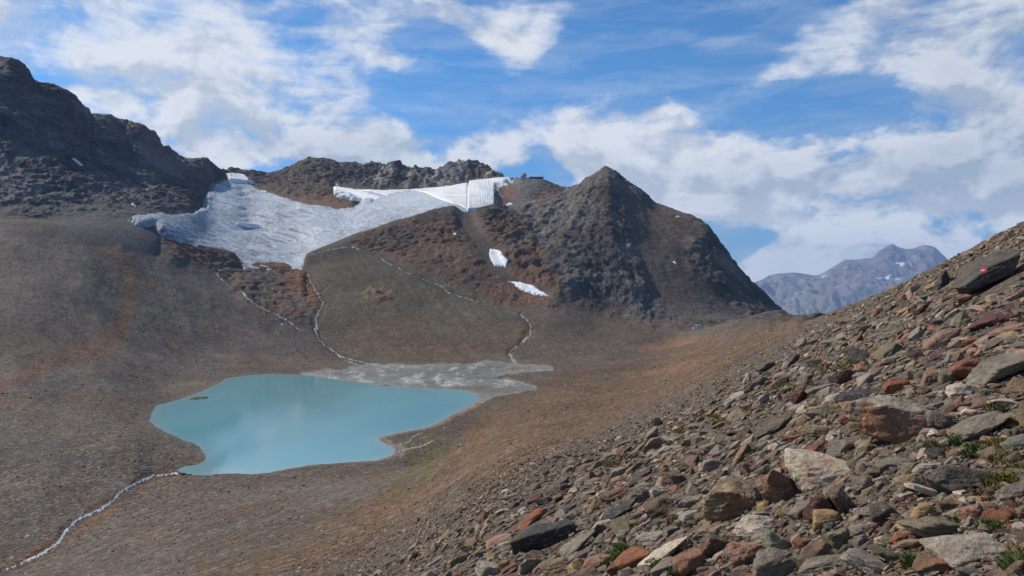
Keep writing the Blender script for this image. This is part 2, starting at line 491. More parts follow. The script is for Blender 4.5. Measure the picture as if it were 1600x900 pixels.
def land_material(name, far=False, near=False):
    """albedo from the mapped rock and soil zones, broken up by stones and grain at many sizes"""
    mt = bpy.data.materials.new(name)
    n, b = principled(mt)
    geo = n.node('ShaderNodeNewGeometry')
    p = geo.outputs['Position']
    alb = n.attr('alb')
    rocky = n.attr('rocky', 'Fac')
    wet = n.attr('wet', 'Fac')
    if far:
        n1 = n.noise(p, 0.0022, 11, 0.68)
        c = n.mix(1.0, alb, n.mix(n.remap(n1, .3, .7), col(.55, .55, .57), col(1.45, 1.42, 1.4)), 'MULTIPLY')
        n.setin(b.inputs['Base Color'], c)
        b.inputs['Roughness'].default_value = 0.95
        b.inputs['Specular IOR Level'].default_value = 0.1
        n.setin(b.inputs['Normal'], n.bump(n.noise(p, 0.003, 10, 0.72), 1.0, 200))
        return mt
    # stones of 0.4, 1.5 and 5 metres, each with its own shade
    def stones(size, lo, hi):
        v = n.node('ShaderNodeTexVoronoi'); v.inputs['Scale'].default_value = 1.0 / size
        n.link(p, v.inputs['Vector'])
        s = n.node('ShaderNodeSeparateColor'); n.link(v.outputs['Color'], s.inputs[0])
        return n.remap(s.outputs[0], 0, 1, lo, hi), v.outputs['Distance'], s.outputs[1]
    q = .085 if near else 1.0
    a1, d1, h1 = stones(0.28 * q, 0.70, 1.32)
    a2, d2, h2 = stones(1.3 * q, 0.70, 1.36)
    a3, d3, h3 = stones(4.5 * q, 0.86, 1.15)
    a4, d4, h4 = stones(11.0 * q, 0.90, 1.1)
    k = n.math('MULTIPLY', n.math('MULTIPLY', a1, a2), n.math('MULTIPLY', a3, a4))
    big = n.noise(p, 0.012, 9, 0.62)
    k = n.math('MULTIPLY', k, n.remap(big, 0.28, 0.72, 0.66, 1.36, clamp=False))
    mid = n.noise(p, 0.16 / q, 7, 0.7)
    k = n.math('MULTIPLY', k, n.remap(mid, 0.25, 0.75, 0.78, 1.22, clamp=False))
    k = n.math('MAXIMUM', k, 0.12)
    c = n.mix(1.0, alb, n.combine(k, k, k), 'MULTIPLY')
    # single stones of another kind: pale and rusty ones
    pale = n.math('GREATER_THAN', h2, 0.93)
    c = n.mix(n.math('MULTIPLY', pale, 0.55), c, col(.24, .225, .205))
    pale3 = n.math('MULTIPLY', n.math('GREATER_THAN', h3, 0.955), n.math('LESS_THAN', d3, 0.30))
    c = n.mix(n.math('MULTIPLY', pale3, 0.6), c, col(.22, .21, .20))
    dark = n.math('LESS_THAN', h2, 0.10)
    c = n.mix(n.math('MULTIPLY', dark, 0.6), c, col(.04, .036, .036))
    rust = n.math('MULTIPLY', n.math('GREATER_THAN', h1, 0.90), 0.5)
    c = n.mix(rust, c, col(.16, .075, .042))
    hue = n.noise(p, 0.035, 8, 0.65)
    c = n.mix(n.remap(hue, .52, .72, 0, .30), c, n.mix(1.0, c, col(1.45, 1.0, .72), 'MULTIPLY'))
    c = n.mix(n.remap(hue, .48, .30, 0, .35), c, n.mix(1.0, c, col(.90, 1.0, 1.14), 'MULTIPLY'))
    n.setin(b.inputs['Base Color'], c)
    n.setin(b.inputs['Roughness'], n.remap(wet, 0, 1, 0.92, 0.32))
    n.setin(b.inputs['Specular IOR Level'], n.remap(wet, 0, 1, 0.18, 0.5))
    dry = n.math('SUBTRACT', 1.0, wet)
    hb = n.math('ADD', n.math('MULTIPLY', d2, -0.35), n.math('MULTIPLY', d1, -0.12))
    hb = n.math('ADD', hb, n.math('MULTIPLY', n.math('MULTIPLY', mid, 2.4), n.math('ADD', 0.10, rocky)))
    hb = n.math('ADD', hb, n.math('MULTIPLY', n.math('MULTIPLY', d3, -1.2), n.math('ADD', 0.15, rocky)))
    hb = n.math('MULTIPLY', hb, dry)
    n.setin(b.inputs['Normal'], n.bump(hb, 0.75, 1.0 * q))
    return mt

M_land = land_material('mountain land')
M_near = land_material('near gravel', near=True)
M_far = land_material('distant mountain', True)

# ================================================================== RELIEF
LAKE_Z = -90.0
N_COL = 740
px_t = np.concatenate([np.linspace(-420, -22, 52), np.linspace(-20, 1620, N_COL), np.linspace(1624, 2100, 60)])

def near_line(d):
    # the slope underfoot: rises to the right, falls ahead
    return [(px, CY - F * (0.364 * (px - CX) / F - 0.157 - 1.6 / d), d) for px in range(-450, 2151, 100)]

T_LINES = [
    near_line(2.6),
    [(-450, 1120, 12), (0, 1040, 12), (400, 1000, 12), (600, 960, 12), (800, 900, 12), (1000, 800, 12), (1200, 700, 12), (1400, 582, 12), (1600, 497, 12), (2150, 300, 12)],
    [(-450, 1060, 50), (0, 985, 50), (200, 970, 55), (400, 950, 50), (600, 905, 40), (800, 800, 26), (1000, 700, 29), (1200, 588, 38), (1300, 530, 38), (1400, 492, 30), (1600, 402, 22), (2150, 205, 20)],
    [(-450, 1000, 130), (0, 940, 120), (200, 920, 150), (400, 880, 130), (600, 845, 95), (800, 740, 62), (1000, 655, 100), (1100, 595, 130), (1200, 541, 160), (1294, 491, 130), (1381, 457, 72), (1444, 429, 54), (1484, 407, 47), (1553, 371, 40), (1600, 350, 36), (1800, 262, 32), (2150, 140, 30)],
    [(-450, 930, 220), (0, 900, 242), (200, 850, 245), (400, 800, 250), (600, 775, 220), (800, 690, 190), (1000, 627, 300), (1100, 575, 330), (1200, 525, 420), (1294, 497, 400), (1400, 480, 250), (1600, 400, 120), (2150, 260, 100)],
    [(-450, 800, 330), (0, 800, 300), (200, 765, 338), (300, 735, 372), (400, 742, 358), (600, 718, 388), (700, 690, 440), (800, 650, 440), (1000, 603, 600), (1100, 560, 650), (1200, 512, 750), (1300, 505, 800), (1400, 500, 700), (1600, 450, 400), (2150, 380, 300)],
    [(-450, 700, 420), (0, 700, 385), (200, 690, 405), (270, 668, 480), (320, 640, 550), (600, 640, 550), (740, 624, 605), (800, 618, 622), (900, 600, 680), (1000, 584, 750), (1100, 546, 820), (1150, 512, 860), (1200, 503, 880), (1250, 500, 880), (1300, 516, 1000), (1600, 500, 800), (2150, 450, 700)],
    [(-450, 600, 560), (0, 600, 540), (150, 610, 560), (250, 612, 640), (330, 589, 750), (440, 583, 785), (600, 579, 806), (800, 576, 826), (900, 578, 815), (1000, 562, 880), (1090, 520, 1000), (1147, 504, 980), (1194, 496.5, 1000), (1256, 494, 1000), (1275, 489, 980), (1292, 492, 980), (1330, 520, 1050), (1600, 520, 1000), (2150, 500, 1000)],
    [(-450, 490, 680), (0, 505, 700), (100, 517, 745), (200, 535, 800), (300, 552, 862), (400, 556, 900), (500, 560, 930), (600, 565, 890), (700, 560, 905), (800, 560, 905), (900, 545, 945), (1000, 528, 1010), (1090, 512, 1130), (1150, 516, 1160), (1230, 530, 1200), (1300, 545, 1250), (2150, 545, 1250)],
    [(-450, 400, 950), (0, 420, 900), (100, 415, 950), (200, 435, 1000), (300, 455, 1050), (400, 482, 1075), (500, 488, 1085), (600, 480, 1100), (700, 490, 1100), (800, 492, 1100), (870, 480, 1120), (945, 492, 1150), (1020, 500, 1175), (1090, 498, 1210), (1160, 503, 1265), (1230, 512, 1285), (1300, 550, 1320), (2150, 550, 1350)],
    [(-450, 376, 975), (0, 378, 975), (100, 378, 1030), (200, 378, 1100), (240, 373, 1155), (300, 395, 1200), (370, 424, 1230), (470, 428, 1260), (500, 412, 1270), (560, 402, 1290), (640, 392, 1320), (720, 384, 1340), (800, 392, 1340), (870, 388, 1350), (945, 372, 1400), (1020, 392, 1410), (1090, 415, 1410), (1160, 458, 1425), (1230, 506, 1430), (1300, 560, 1450), (2150, 560, 1450)],
    [(-450, 342, 1075), (0, 342, 1075), (100, 346, 1115), (200, 352, 1183), (240, 356, 1200), (270, 368, 1220), (300, 382, 1240), (340, 388, 1260), (365, 395, 1270), (375, 409, 1280), (400, 412, 1290), (430, 411, 1300), (470, 417, 1305), (480, 397, 1310), (500, 388, 1330), (540, 371, 1370), (600, 352, 1430), (650, 337, 1480), (690, 325, 1530), (708, 322, 1540), (725, 331, 1545), (738, 333, 1545), (760, 325, 1550), (790, 330, 1560), (815, 323, 1580), (850, 316, 1600), (880, 309, 1630), (905, 292, 1660), (928, 275, 1690), (946, 266, 1700), (972, 283, 1690), (1000, 301, 1670), (1020, 318, 1650), (1050, 330, 1620), (1084, 341, 1590), (1105, 359, 1560), (1130, 394, 1540), (1160, 430, 1520), (1190, 458, 1500), (1215, 483, 1490), (1229, 498, 1480), (1300, 570, 1500), (2150, 570, 1500)],
    [(-450, 390, 1160), (0, 390, 1160), (200, 400, 1270), (400, 460, 1500), (700, 380, 1800), (946, 380, 2100), (1100, 460, 2000), (1229, 560, 1900), (1300, 600, 1900), (2150, 600, 1900)],
]
T = Sheet(T_LINES, px_t, [26, 34, 44, 46, 52, 40, 40, 40, 60, 64, 84, 6], (8, 9, 10))
qx, qy = T.proj()
d = T.P[..., 1]

# zones of rock and soil (bearings of their outlines)
Z_PEAK = [(735, 325), (790, 322), (850, 308), (905, 285), (946, 255), (1000, 292), (1105, 350), (1180, 440), (1240, 505), (1090, 506), (1000, 500), (920, 470), (870, 460), (790, 410), (770, 370)]
Z_FACE = [(965, 292), (1030, 322), (1086, 345), (1092, 362), (1072, 385), (1078, 420), (1120, 455), (1170, 500), (1060, 502), (1020, 470), (1000, 420), (985, 360)]
Z_SLAB = [(1010, 475), (1140, 470), (1180, 500), (1000, 502)]
Z_RED1 = [(545, 378), (600, 352), (650, 336), (690, 324), (712, 324), (722, 350), (745, 385), (765, 420), (790, 440), (860, 468), (880, 486), (800, 478), (760, 470), (700, 445), (610, 402)]
Z_RED2 = [(738, 330), (790, 333), (830, 360), (850, 420), (880, 450), (860, 466), (800, 432), (775, 390)]
Z_RED3 = [(240, 372), (300, 384), (365, 398), (380, 412), (440, 414), (478, 420), (500, 455), (506, 478), (470, 505), (420, 500), (385, 480), (360, 450), (330, 428), (270, 405)]
Z_SCREE = [(706, 324), (736, 331), (748, 360), (775, 392), (800, 432), (860, 468), (800, 440), (765, 418), (740, 380), (718, 350)]
Z_MOR = [(478, 400), (505, 388), (545, 385), (610, 402), (700, 448), (760, 474), (830, 492), (832, 520), (790, 556), (700, 566), (600, 562), (530, 540), (498, 500), (505, 462)]
Z_BROWN = [(420, 860), (560, 800), (700, 700), (760, 650), (830, 600), (900, 585), (960, 580), (1000, 560), (1100, 535), (1180, 520), (1260, 505), (1300, 492), (1200, 540), (1120, 590), (1000, 640), (900, 695), (800, 745), (700, 790), (600, 840), (500, 900), (300, 900)]
Z_FOREG = [(2200, 100), (1800, 250), (1600, 345), (1480, 404), (1380, 454), (1290, 490), (1200, 545), (1100, 603), (1000, 655), (900, 705), (800, 752), (700, 800), (600, 850), (480, 905), (480, 1300), (2200, 1300)]
Z_OUT = [(565, 462), (580, 450), (600, 449), (618, 458), (612, 468), (580, 474)]
Z_DELTA = [(470, 581), (530, 578), (570, 570), (640, 571), (720, 569), (760, 566), (862, 573), (864, 579), (790, 582), (770, 590), (836, 602), (838, 608), (790, 614), (752, 626), (735, 614), (640, 606), (560, 596), (470, 588)]
Z_RUB = [(1030, 580), (1048, 566), (1075, 562), (1110, 560), (1090, 572), (1050, 584), (985, 592)]
TRACK = [(245, 352, 3), (215, 362, 9), (185, 372, 11), (174, 390, 11), (188, 412, 9), (203, 440, 9), (204, 466, 10), (196, 500, 10), (186, 522, 14), (160, 542, 17), (120, 556, 13), (80, 570, 11), (40, 590, 9), (0, 612, 8), (-60, 640, 8)]
BOWL = [(-450, 362), (240, 352), (300, 385), (480, 480), (520, 560), (470, 582), (330, 588), (250, 612), (232, 660), (310, 715), (190, 760), (60, 850), (-450, 1000)]

def zone(poly, soft, wob, qx, qy, nz):
    return sstep(-soft, soft, poly_sd(poly, qx, qy) + wob * nz)

def paint(sh, is_t=True):
    qx, qy = sh.proj(sh.base)
    P = sh.base
    n1 = fbm(P, 120, 5, .6); n2 = fbm(P, 40, 5, .62, off=31); n3 = fbm(P, 300, 4, .55, off=77)
    scr = gnoise(qx / 26, qy / 26, qx * 0 + .3) + .5 * gnoise(qx / 11, qy / 11, qx * 0 + 4.3) + .3 * gnoise(qx / 5, qy / 5, qx * 0 + 8.3)
    A = np.empty(P.shape, np.float32)
    rocky = np.full(P.shape[:2], .15, np.float32)
    def lay(m, c, rk=None):
        m = np.clip(m, 0, 1)[..., None]
        A[:] = A * (1 - m) + np.array(c, np.float32) * m
        if rk is not None: rocky[:] = rocky * (1 - m[..., 0]) + rk * m[..., 0]
    A[:] = (.112, .094, .077)
    lay(sstep(-.2, .35, n3 + .4 * n1), (.100, .083, .066))
    return A, rocky, lay, n1, n2, n3, scr, qx, qy

A, rocky, lay, n1, n2, n3, scr, qx, qy = paint(T)
lay(zone(BOWL, 14, 10, qx, qy, scr), (.088, .081, .076), .1)  # bowl scree tone, darkened in the albedo to stand in for cloud shadow
lay(zone(BOWL, 14, 10, qx, qy, scr) * sstep(.0, .5, n1 + .5 * n2 + .2) * sstep(480, 560, qy) * .75, (.106, .078, .055))
lay(zone(BOWL, 14, 10, qx, qy, scr) * sstep(.1, .45, fbm(T.base, 90, 5, .6, off=9)) * .6, (.115, .068, .048))
lay(zone(Z_MOR, 6, 4, qx, qy, scr), (.094, .086, .064), .05)
lay(zone(Z_MOR, 6, 4, qx, qy, scr) * sstep(-.1, .4, n1 + (qy - 500) / 70), (.108, .082, .056))
lay(zone(Z_BROWN, 16, 12, qx, qy, scr), (.128, .086, .053), .05)
lay(zone(Z_BROWN, 10, 8, qx, qy, scr) * sstep(.12, .45, n2 + .3 * n1), (.145, .085, .052), .3)
lay(zone(Z_BROWN, 10, 8, qx, qy, scr) * sstep(.15, .45, fbm(T.base, 60, 5, .6, off=57)) * .7, (.098, .088, .052))
lay(zone(Z_FOREG, 10, 8, qx, qy, scr), (.105, .085, .066), .0)
lay(zone(Z_PEAK, 10, 9, qx, qy, scr), (.100, .093, .094), 1.0)
lay(zone(Z_PEAK, 10, 9, qx, qy, scr) * sstep(.05, .4, fbm(T.base, 140, 5, .6, off=91)) * .8, (.108, .080, .062))
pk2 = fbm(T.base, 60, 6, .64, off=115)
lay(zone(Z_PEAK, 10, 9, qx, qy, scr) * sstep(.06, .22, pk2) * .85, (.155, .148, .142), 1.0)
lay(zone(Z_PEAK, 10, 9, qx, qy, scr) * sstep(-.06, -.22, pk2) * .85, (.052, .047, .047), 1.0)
lay(zone([(770, 330), (870, 305), (915, 300), (935, 330), (900, 370), (830, 365)], 14, 10, qx, qy, scr), (.165, .158, .152), 1.0)
lay(zone(Z_FACE, 6, 6, qx, qy, scr), (.115, .092, .078), .1)
lay(zone(Z_SLAB, 6, 5, qx, qy, scr) * .8, (.105, .100, .098), .1)
redv = sstep(-.35, .25, n1 + .5 * n2)
for z in (Z_RED1, Z_RED2):
    lay(zone(z, 5, 6, qx, qy, scr), (.110, .080, .064), .9)
    lay(zone(z, 5, 6, qx, qy, scr) * redv, (.150, .084, .060), 1.0)
lay(zone(Z_RED3, 5, 8, qx, qy, scr) * sstep(-.25, .2, n1 + .6 * n2), (.150, .074, .046), .9)
lay(zone([(690, 318), (712, 318), (722, 345), (690, 350), (640, 356), (650, 336)], 4, 4, qx, qy, scr), (.075, .056, .052), 1.0)
lay(zone([(745, 322), (800, 328), (815, 345), (770, 350), (742, 342)], 4, 4, qx, qy, scr), (.068, .058, .056), 1.0)
lay(zone(Z_SCREE, 3, 2, qx, qy, scr), (.092, .076, .064), .0)
lay(zone(Z_OUT, 4, 4, qx, qy, scr), (.185, .120, .078), 1.0)
lay(zone(Z_RUB, 4, 4, qx, qy, scr), (.185, .112, .072), .3)
lay(sstep(-5, 4, poly_sd([(1000, 548), (1040, 534), (1085, 528), (1110, 528), (1070, 540), (1020, 552)], qx, qy) + 6 * scr), (.185, .112, .074), .5)
lay(sstep(-6, 6, line_sd(TRACK, qx, qy) + 5 * scr) * (qx < 260), (.128, .074, .050), .0)
lay(sstep(-3, 3, poly_sd([(216, 444), (226, 441), (246, 450), (240, 455), (224, 452)], qx, qy) + 3 * scr), (.11, .045, .034), .6)
lay(sstep(-4, 4, poly_sd([(640, 700), (720, 690), (700, 720), (640, 780), (600, 780)], qx, qy) + 16 * scr) * .55, (.092, .092, .040))
lay(sstep(-4, 4, poly_sd([(1090, 510), (1150, 507), (1290, 492), (1262, 505), (1180, 514)], qx, qy) + 5 * scr) * .6, (.125, .112, .078), .1)
# grey stone stripes on the lower left
stripe = gnoise(T.base[..., 0] / 60 + T.base[..., 1] / 160, T.base[..., 1] / 40 - T.base[..., 0] / 70, T.base[..., 1] * 0 + 2.2) + .5 * n2
lay(sstep(.0, .4, stripe) * sstep(720, 760, qy) * (1 - zone(Z_FOREG, 12, 8, qx, qy, scr)) * .75, (.118, .108, .098), .05)
lay(sstep(-6, 6, line_sd([(345, 732, 6), (250, 742, 8), (190, 775, 10), (130, 822, 12), (60, 862, 10), (20, 884, 8)], qx, qy) + 6 * scr) * sstep(-.1, .3, n2 + .1), (.13, .072, .042), .2)

# relief: gullies and crags on rock, small swells on the soil
P = T.base
zp = zone(Z_PEAK, 24, 8, qx, qy, scr) * (1 - .75 * zone(Z_FACE, 10, 4, qx, qy, scr))
zr = np.maximum(np.maximum(zone(Z_RED1, 14, 4, qx, qy, scr), zone(Z_RED2, 14, 4, qx, qy, scr)), np.maximum(zone(Z_RED3, 12, 4, qx, qy, scr), zone(Z_OUT, 4, 2, qx, qy, scr)))
zr = zr * (1 - zone(Z_SCREE, 5, 1, qx, qy, scr))
rid = fbm(P, 130, 7, .56, True, off=3.0)
crag = fbm(P, 46, 6, .60, True, off=13.0)
ang = np.arctan2(P[..., 1] - 1700, P[..., 0] - 214)
rad = np.hypot(P[..., 1] - 1700, P[..., 0] - 214)
gul = fbm(np.stack([ang * 260, rad * .12, 0 * rad], -1), 70, 5, .55, True, off=5)
soil = fbm(P, 70, 6, .5, off=41)
hum = fbm(P, 16, 5, .55, off=23)
fine = fbm(P, 18, 5, .6, True, off=33)
disp = zp * (8 * rid + 6 * crag + 9 * gul + 6 * fine - 6) + zr * (4.5 * crag + 5 * fbm(P, 22, 5, .6, True, off=71) + 3 * rid - 3)
basin = sstep(120, 260, d)
disp = disp + (1 - np.maximum(zp, zr)) * basin * (1.6 * soil + .75 * hum * sstep(150, 300, d))
disp += (1 - basin) * sstep(6, 40, d) * (.45 * fbm(P, 9, 5, .55, off=61)) + .05 * fbm(P, 1.6, 4, .55, off=67) * (d < 80)
# a step below the dirt track, moraine ribs, rills
disp += -.0 * sstep(-8, 8, line_sd(TRACK, qx, qy) + 3 * scr) * (qx < 260)
disp *= 1 - .85 * zone(Z_SCREE, 4, 1, qx, qy, scr)
zb = zone(BOWL, 20, 6, qx, qy, scr)
acr = .8 * P[..., 0] + .6 * P[..., 1]; dwn = .6 * P[..., 0] - .8 * P[..., 1]
gully = fbm(np.stack([acr + 14 * gnoise(dwn / 60, acr / 90, 0 * d + 2.2), .16 * dwn, 0 * d], -1), 62, 5, .55, True, off=28)
moraine = fbm(np.stack([.35 * P[..., 0], P[..., 1], 0 * d], -1), 90, 4, .5, True, off=38)
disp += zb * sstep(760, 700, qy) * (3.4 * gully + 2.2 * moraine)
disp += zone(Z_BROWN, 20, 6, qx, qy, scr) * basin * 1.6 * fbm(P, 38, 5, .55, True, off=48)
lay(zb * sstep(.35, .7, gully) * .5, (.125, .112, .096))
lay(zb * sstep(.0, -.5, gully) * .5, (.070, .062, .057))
lay(sstep(-6, 6, line_sd(TRACK, qx, qy) + 5 * scr) * (qx < 260) * .85, (.128, .074, .050), .0)
rib = fbm(np.stack([(P[..., 0] + .5 * P[..., 1]), 0.15 * (P[..., 1] - .5 * P[..., 0]), 0 * d], -1), 40, 4, .5, True, off=8)
disp += zone(Z_MOR, 16, 2, qx, qy, scr) * 2.4 * rib
nrm = T.normals()
T.P = T.base + nrm * disp[..., None]

# stream beds: shallow cuts with dark wet banks
BEDS = [[(330, 735, 3), (262, 741, 5), (225, 750, 7), (178, 782, 8), (140, 804, 8), (102, 832, 9), (80, 857, 8), (35, 880, 6), (5, 893, 5)],
        [(352, 410, 2.5), (339, 428, 3.5), (352, 441, 3), (360, 448, 2.5)], [(375, 451, 3), (392, 470, 4), (434, 493, 4.5), (458, 507, 3.5), (470, 517, 2.5)],
        [(481, 428, 4), (497, 460, 6), (506, 474, 6), (494, 500, 8), (492, 514, 4), (506, 539, 4), (528, 554, 4.5), (556, 563, 4), (598, 572, 3)],
        [(595, 403, 3), (622, 419, 3.5), (660, 436, 2.5), (698, 456, 3), (752, 473, 2.5)], [(814, 492, 3), (830, 512, 4), (812, 538, 4), (796, 550, 5)]]
bed = np.zeros(qx.shape, np.float32)
for pts in BEDS:
    bed = np.maximum(bed, sstep(-2.5, 2.5, line_sd(pts, qx + 3 * scr, qy + 1.5 * scr)))
bed *= sstep(180, 200, d)
lay(bed * .7, (.070, .055, .044), .1)
T.P[..., 2] -= bed * np.where(d > 700, 1.6, .7)

# the lake basin
SHORE_PX = [(232, 658), (243, 634), (262, 629), (300, 618), (340, 600), (352, 592), (385, 587), (420, 584.5), (470, 586), (520, 592), (575, 599), (590, 602), (640, 606.5), (690, 608), (730, 611), (746, 616), (748, 626), (735, 636), (720, 642), (700, 652), (684, 662), (664, 669), (640, 673), (610, 679), (593, 684), (592, 688), (604, 694), (616, 703), (612, 712), (590, 719), (545, 722), (490, 726), (450, 733), (420, 739), (392, 742), (375, 740), (350, 735), (330, 735), (312, 731), (322, 725), (322, 712), (316, 703), (312, 699), (300, 692), (284, 688), (270, 681), (246, 670)]
SHORE = [((x - CX) / F * (-LAKE_Z * F / (y - CY)), -LAKE_Z * F / (y - CY)) for x, y in SHORE_PX]
sd = -poly_sd(SHORE, T.P[..., 0], T.P[..., 1])
sd = sd + 2.2 * fbm(np.stack([T.P[..., 0], T.P[..., 1], 0 * sd], -1), 26, 4, .55, off=3) * sstep(30, 5, np.abs(sd))
wgt = sstep(2, 75, sd)
zl = np.where(sd > 0, LAKE_Z + .05 + .045 * sd + .5 * (n2 + .3) * sstep(2, 20, sd), LAKE_Z - np.minimum(4, -.12 * sd) - .05)
zone_l = (d > 200) & (d < 1000)
# the left bank is steeper
stp = sstep(-60, -150, T.P[..., 0]) * sstep(640, 560, d)
zl = zl + np.where(sd > 0, stp * .22 * np.minimum(sd, 40), 0)
lowest = np.where(sd > 0, np.maximum(T.P[..., 2], LAKE_Z + .05 + .02 * np.minimum(sd, 60)), 0)
znew = np.where(sd > 0, zl * (1 - wgt) + lowest * wgt, zl)
outlet_w = sstep(-112, -150, T.P[..., 0]) * sstep(392, 360, d) * (sd > 0)     # the stream leaves the lake here: the valley falls below the lake
outlet = outlet_w > .5
T.P[..., 2] = np.where(zone_l, znew * (1 - outlet_w) + T.P[..., 2] * outlet_w, T.P[..., 2])
isl = poly_sd([(292, 625), (300, 623), (318, 622.5), (328, 625), (322, 628), (302, 629)], *T.proj())
T.P[..., 2] = np.where(isl > -2, np.maximum(T.P[..., 2], LAKE_Z + .55 * np.clip(isl, -2, 1.6)), T.P[..., 2])
# delta flats: silt with wet channels
qx2, qy2 = T.proj()
zd = sstep(-3, 3, poly_sd(Z_DELTA, qx2, qy2) + 3 * scr) * (sd > -1) * (d > 500)
T.P[..., 2] = T.P[..., 2] * (1 - zd) + zd * np.minimum(T.P[..., 2], LAKE_Z + .35 + .006 * np.maximum(sd, 0))
chn = fbm(np.stack([T.P[..., 0] * 1.5, T.P[..., 1] * .45, 0 * d], -1), 42, 6, .62, True, off=19)
lay(zd, (.37, .40, .405), .0)
chn2 = fbm(np.stack([T.P[..., 0], T.P[..., 1] * .5, 0 * d], -1), 17, 4, .55, True, off=29)
lay(zd * sstep(.5, .75, chn2) * .8, (.13, .135, .125), .0)
lay(zd * sstep(.3, .6, chn), (.19, .20, .175), .0)
lay(zd * sstep(.3, -.1, chn) * sstep(.0, .3, n2) * .45, (.42, .46, .475), .0)
lay(zd * sstep(-2, 2, poly_sd([(690, 603), (740, 600), (800, 604), (790, 610), (748, 617), (700, 609), (640, 606), (640, 602)], qx2, qy2) + 2 * scr) * .9, (.15, .14, .095), .0)
shore_ring = sstep(8, 2.5, sd + 2.5 * scr) * (sd > -3) * zone_l * ~outlet
lay(shore_ring * .8 * sstep(-130, -20, T.P[..., 0]), (.30, .225, .17), .0)
wet = np.clip(zd * sstep(.15, .5, chn) * .9, 0, 1) + shore_ring * .2
lay(sstep(-1.2, .3, isl) , (.075, .065, .05), .0)
shade_l = .78 + .10 * sstep(250, 700, qx) * 0
T.alb = A * np.array((.93, .86, .755), np.float32); T.attrs = {'rocky': rocky, 'wet': wet.astype(np.float32)}
T.prepare()

# ------------------------------------------------------------------ back sheet: left mountain, glacier bed, crest, cafe knoll
px_b = np.concatenate([np.linspace(-420, -24, 60), np.linspace(-22, 1010, 560), np.linspace(1014, 1300, 30)])
B_LINES = [
    [(-450, 408, 945), (0, 425, 900), (100, 420, 950), (200, 440, 1003), (240, 446, 1030), (300, 440, 1130), (400, 450, 1180), (480, 450, 1200), (560, 420, 1300), (700, 372, 1500), (800, 362, 1650), (900, 370, 1700), (1000, 420, 1750), (1300, 580, 1750)],
    [(-450, 364, 1000), (0, 365, 1000), (100, 360, 1060), (200, 356, 1130), (240, 352, 1180), (300, 386, 1235), (370, 414, 1265), (400, 420, 1275), (470, 424, 1290), (490, 408, 1300), (560, 382, 1390), (640, 352, 1480), (710, 335, 1560), (760, 335, 1620), (800, 332, 1700), (900, 340, 1800), (1000, 400, 1850), (1300, 570, 1850)],
    [(-450, 325, 1060), (0, 332, 1090), (100, 338, 1130), (200, 336, 1190), (240, 333, 1260), (270, 334, 1320), (300, 331, 1400), (315, 324, 1540), (326, 305, 1850), (345, 288, 2100), (360, 283, 2230), (385, 290, 2240), (400, 298, 2200), (440, 313, 2050), (480, 323, 1950), (520, 328, 1900), (552, 326, 1900), (562, 317, 1960), (575, 305, 2100), (600, 300, 2180), (650, 298, 2220), (700, 294, 2250), (750, 288, 2260), (780, 300, 2080), (800, 318, 1900), (830, 322, 1900), (900, 315, 1950), (1000, 390, 1950), (1300, 560, 1950)],
    [(-450, 160, 1230), (0, 230, 1290), (100, 260, 1350), (200, 290, 1480), (260, 300, 1560), (300, 300, 1750), (315, 295, 1850), (330, 290, 2000), (345, 282, 2200), (360, 277, 2300), (400, 284, 2330), (440, 292, 2280), (480, 290, 2260), (520, 296, 2230), (560, 290, 2290), (600, 284, 2350), (650, 286, 2380), (700, 284, 2400), (750, 280, 2400), (785, 283, 2300), (800, 295, 2080), (825, 297, 2060), (850, 303, 2060), (880, 308, 2100), (950, 310, 2100), (1000, 380, 2100), (1300, 555, 2100)],
    [(-450, -40, 1450), (-100, 62, 1500), (0, 94, 1500), (25, 100, 1520), (45, 126, 1540), (100, 150, 1600), (122, 172, 1640), (140, 189, 1680), (152, 190, 1690), (200, 199, 1780), (216, 197, 1800), (234, 212, 1850), (250, 232, 1900), (270, 244, 1980), (286, 253, 2030), (305, 252, 2080), (318, 252, 2110), (332, 263, 2180), (347, 272, 2300), (356, 272, 2400), (360, 267, 2430), (385, 269, 2450), (405, 271, 2470), (415, 274, 2480), (432, 272, 2500), (452, 265, 2510), (470, 255, 2520), (486, 249, 2520), (502, 249, 2520), (516, 253, 2530), (535, 257, 2540), (552, 258, 2550), (575, 260, 2560), (600, 264, 2570), (618, 259, 2570), (632, 264, 2570), (646, 269, 2570), (662, 266, 2580), (680, 270, 2580), (692, 268, 2580), (702, 260, 2580), (718, 258, 2580), (735, 256, 2570), (752, 261, 2560), (768, 269, 2540), (780, 276, 2500), (795, 283, 2420), (806, 281.5, 2300), (815, 281, 2260), (830, 282.5, 2240), (848, 284, 2230), (856, 287, 2230), (870, 292, 2240), (886, 296, 2250), (900, 294, 2250), (918, 290, 2250), (950, 305, 2250), (1000, 370, 2250), (1300, 550, 2250)],
    [(-450, 100, 1800), (0, 180, 1850), (200, 270, 2100), (345, 320, 2700), (500, 300, 2800), (735, 300, 2850), (820, 320, 2550), (900, 340, 2500), (1000, 420, 2500), (1300, 560, 2500)],
]
B = Sheet(B_LINES, px_b, [24, 60, 90, 120, 6], (0, 1, 2, 3))
qx, qy = B.proj(); P = B.base; d = P[..., 1]
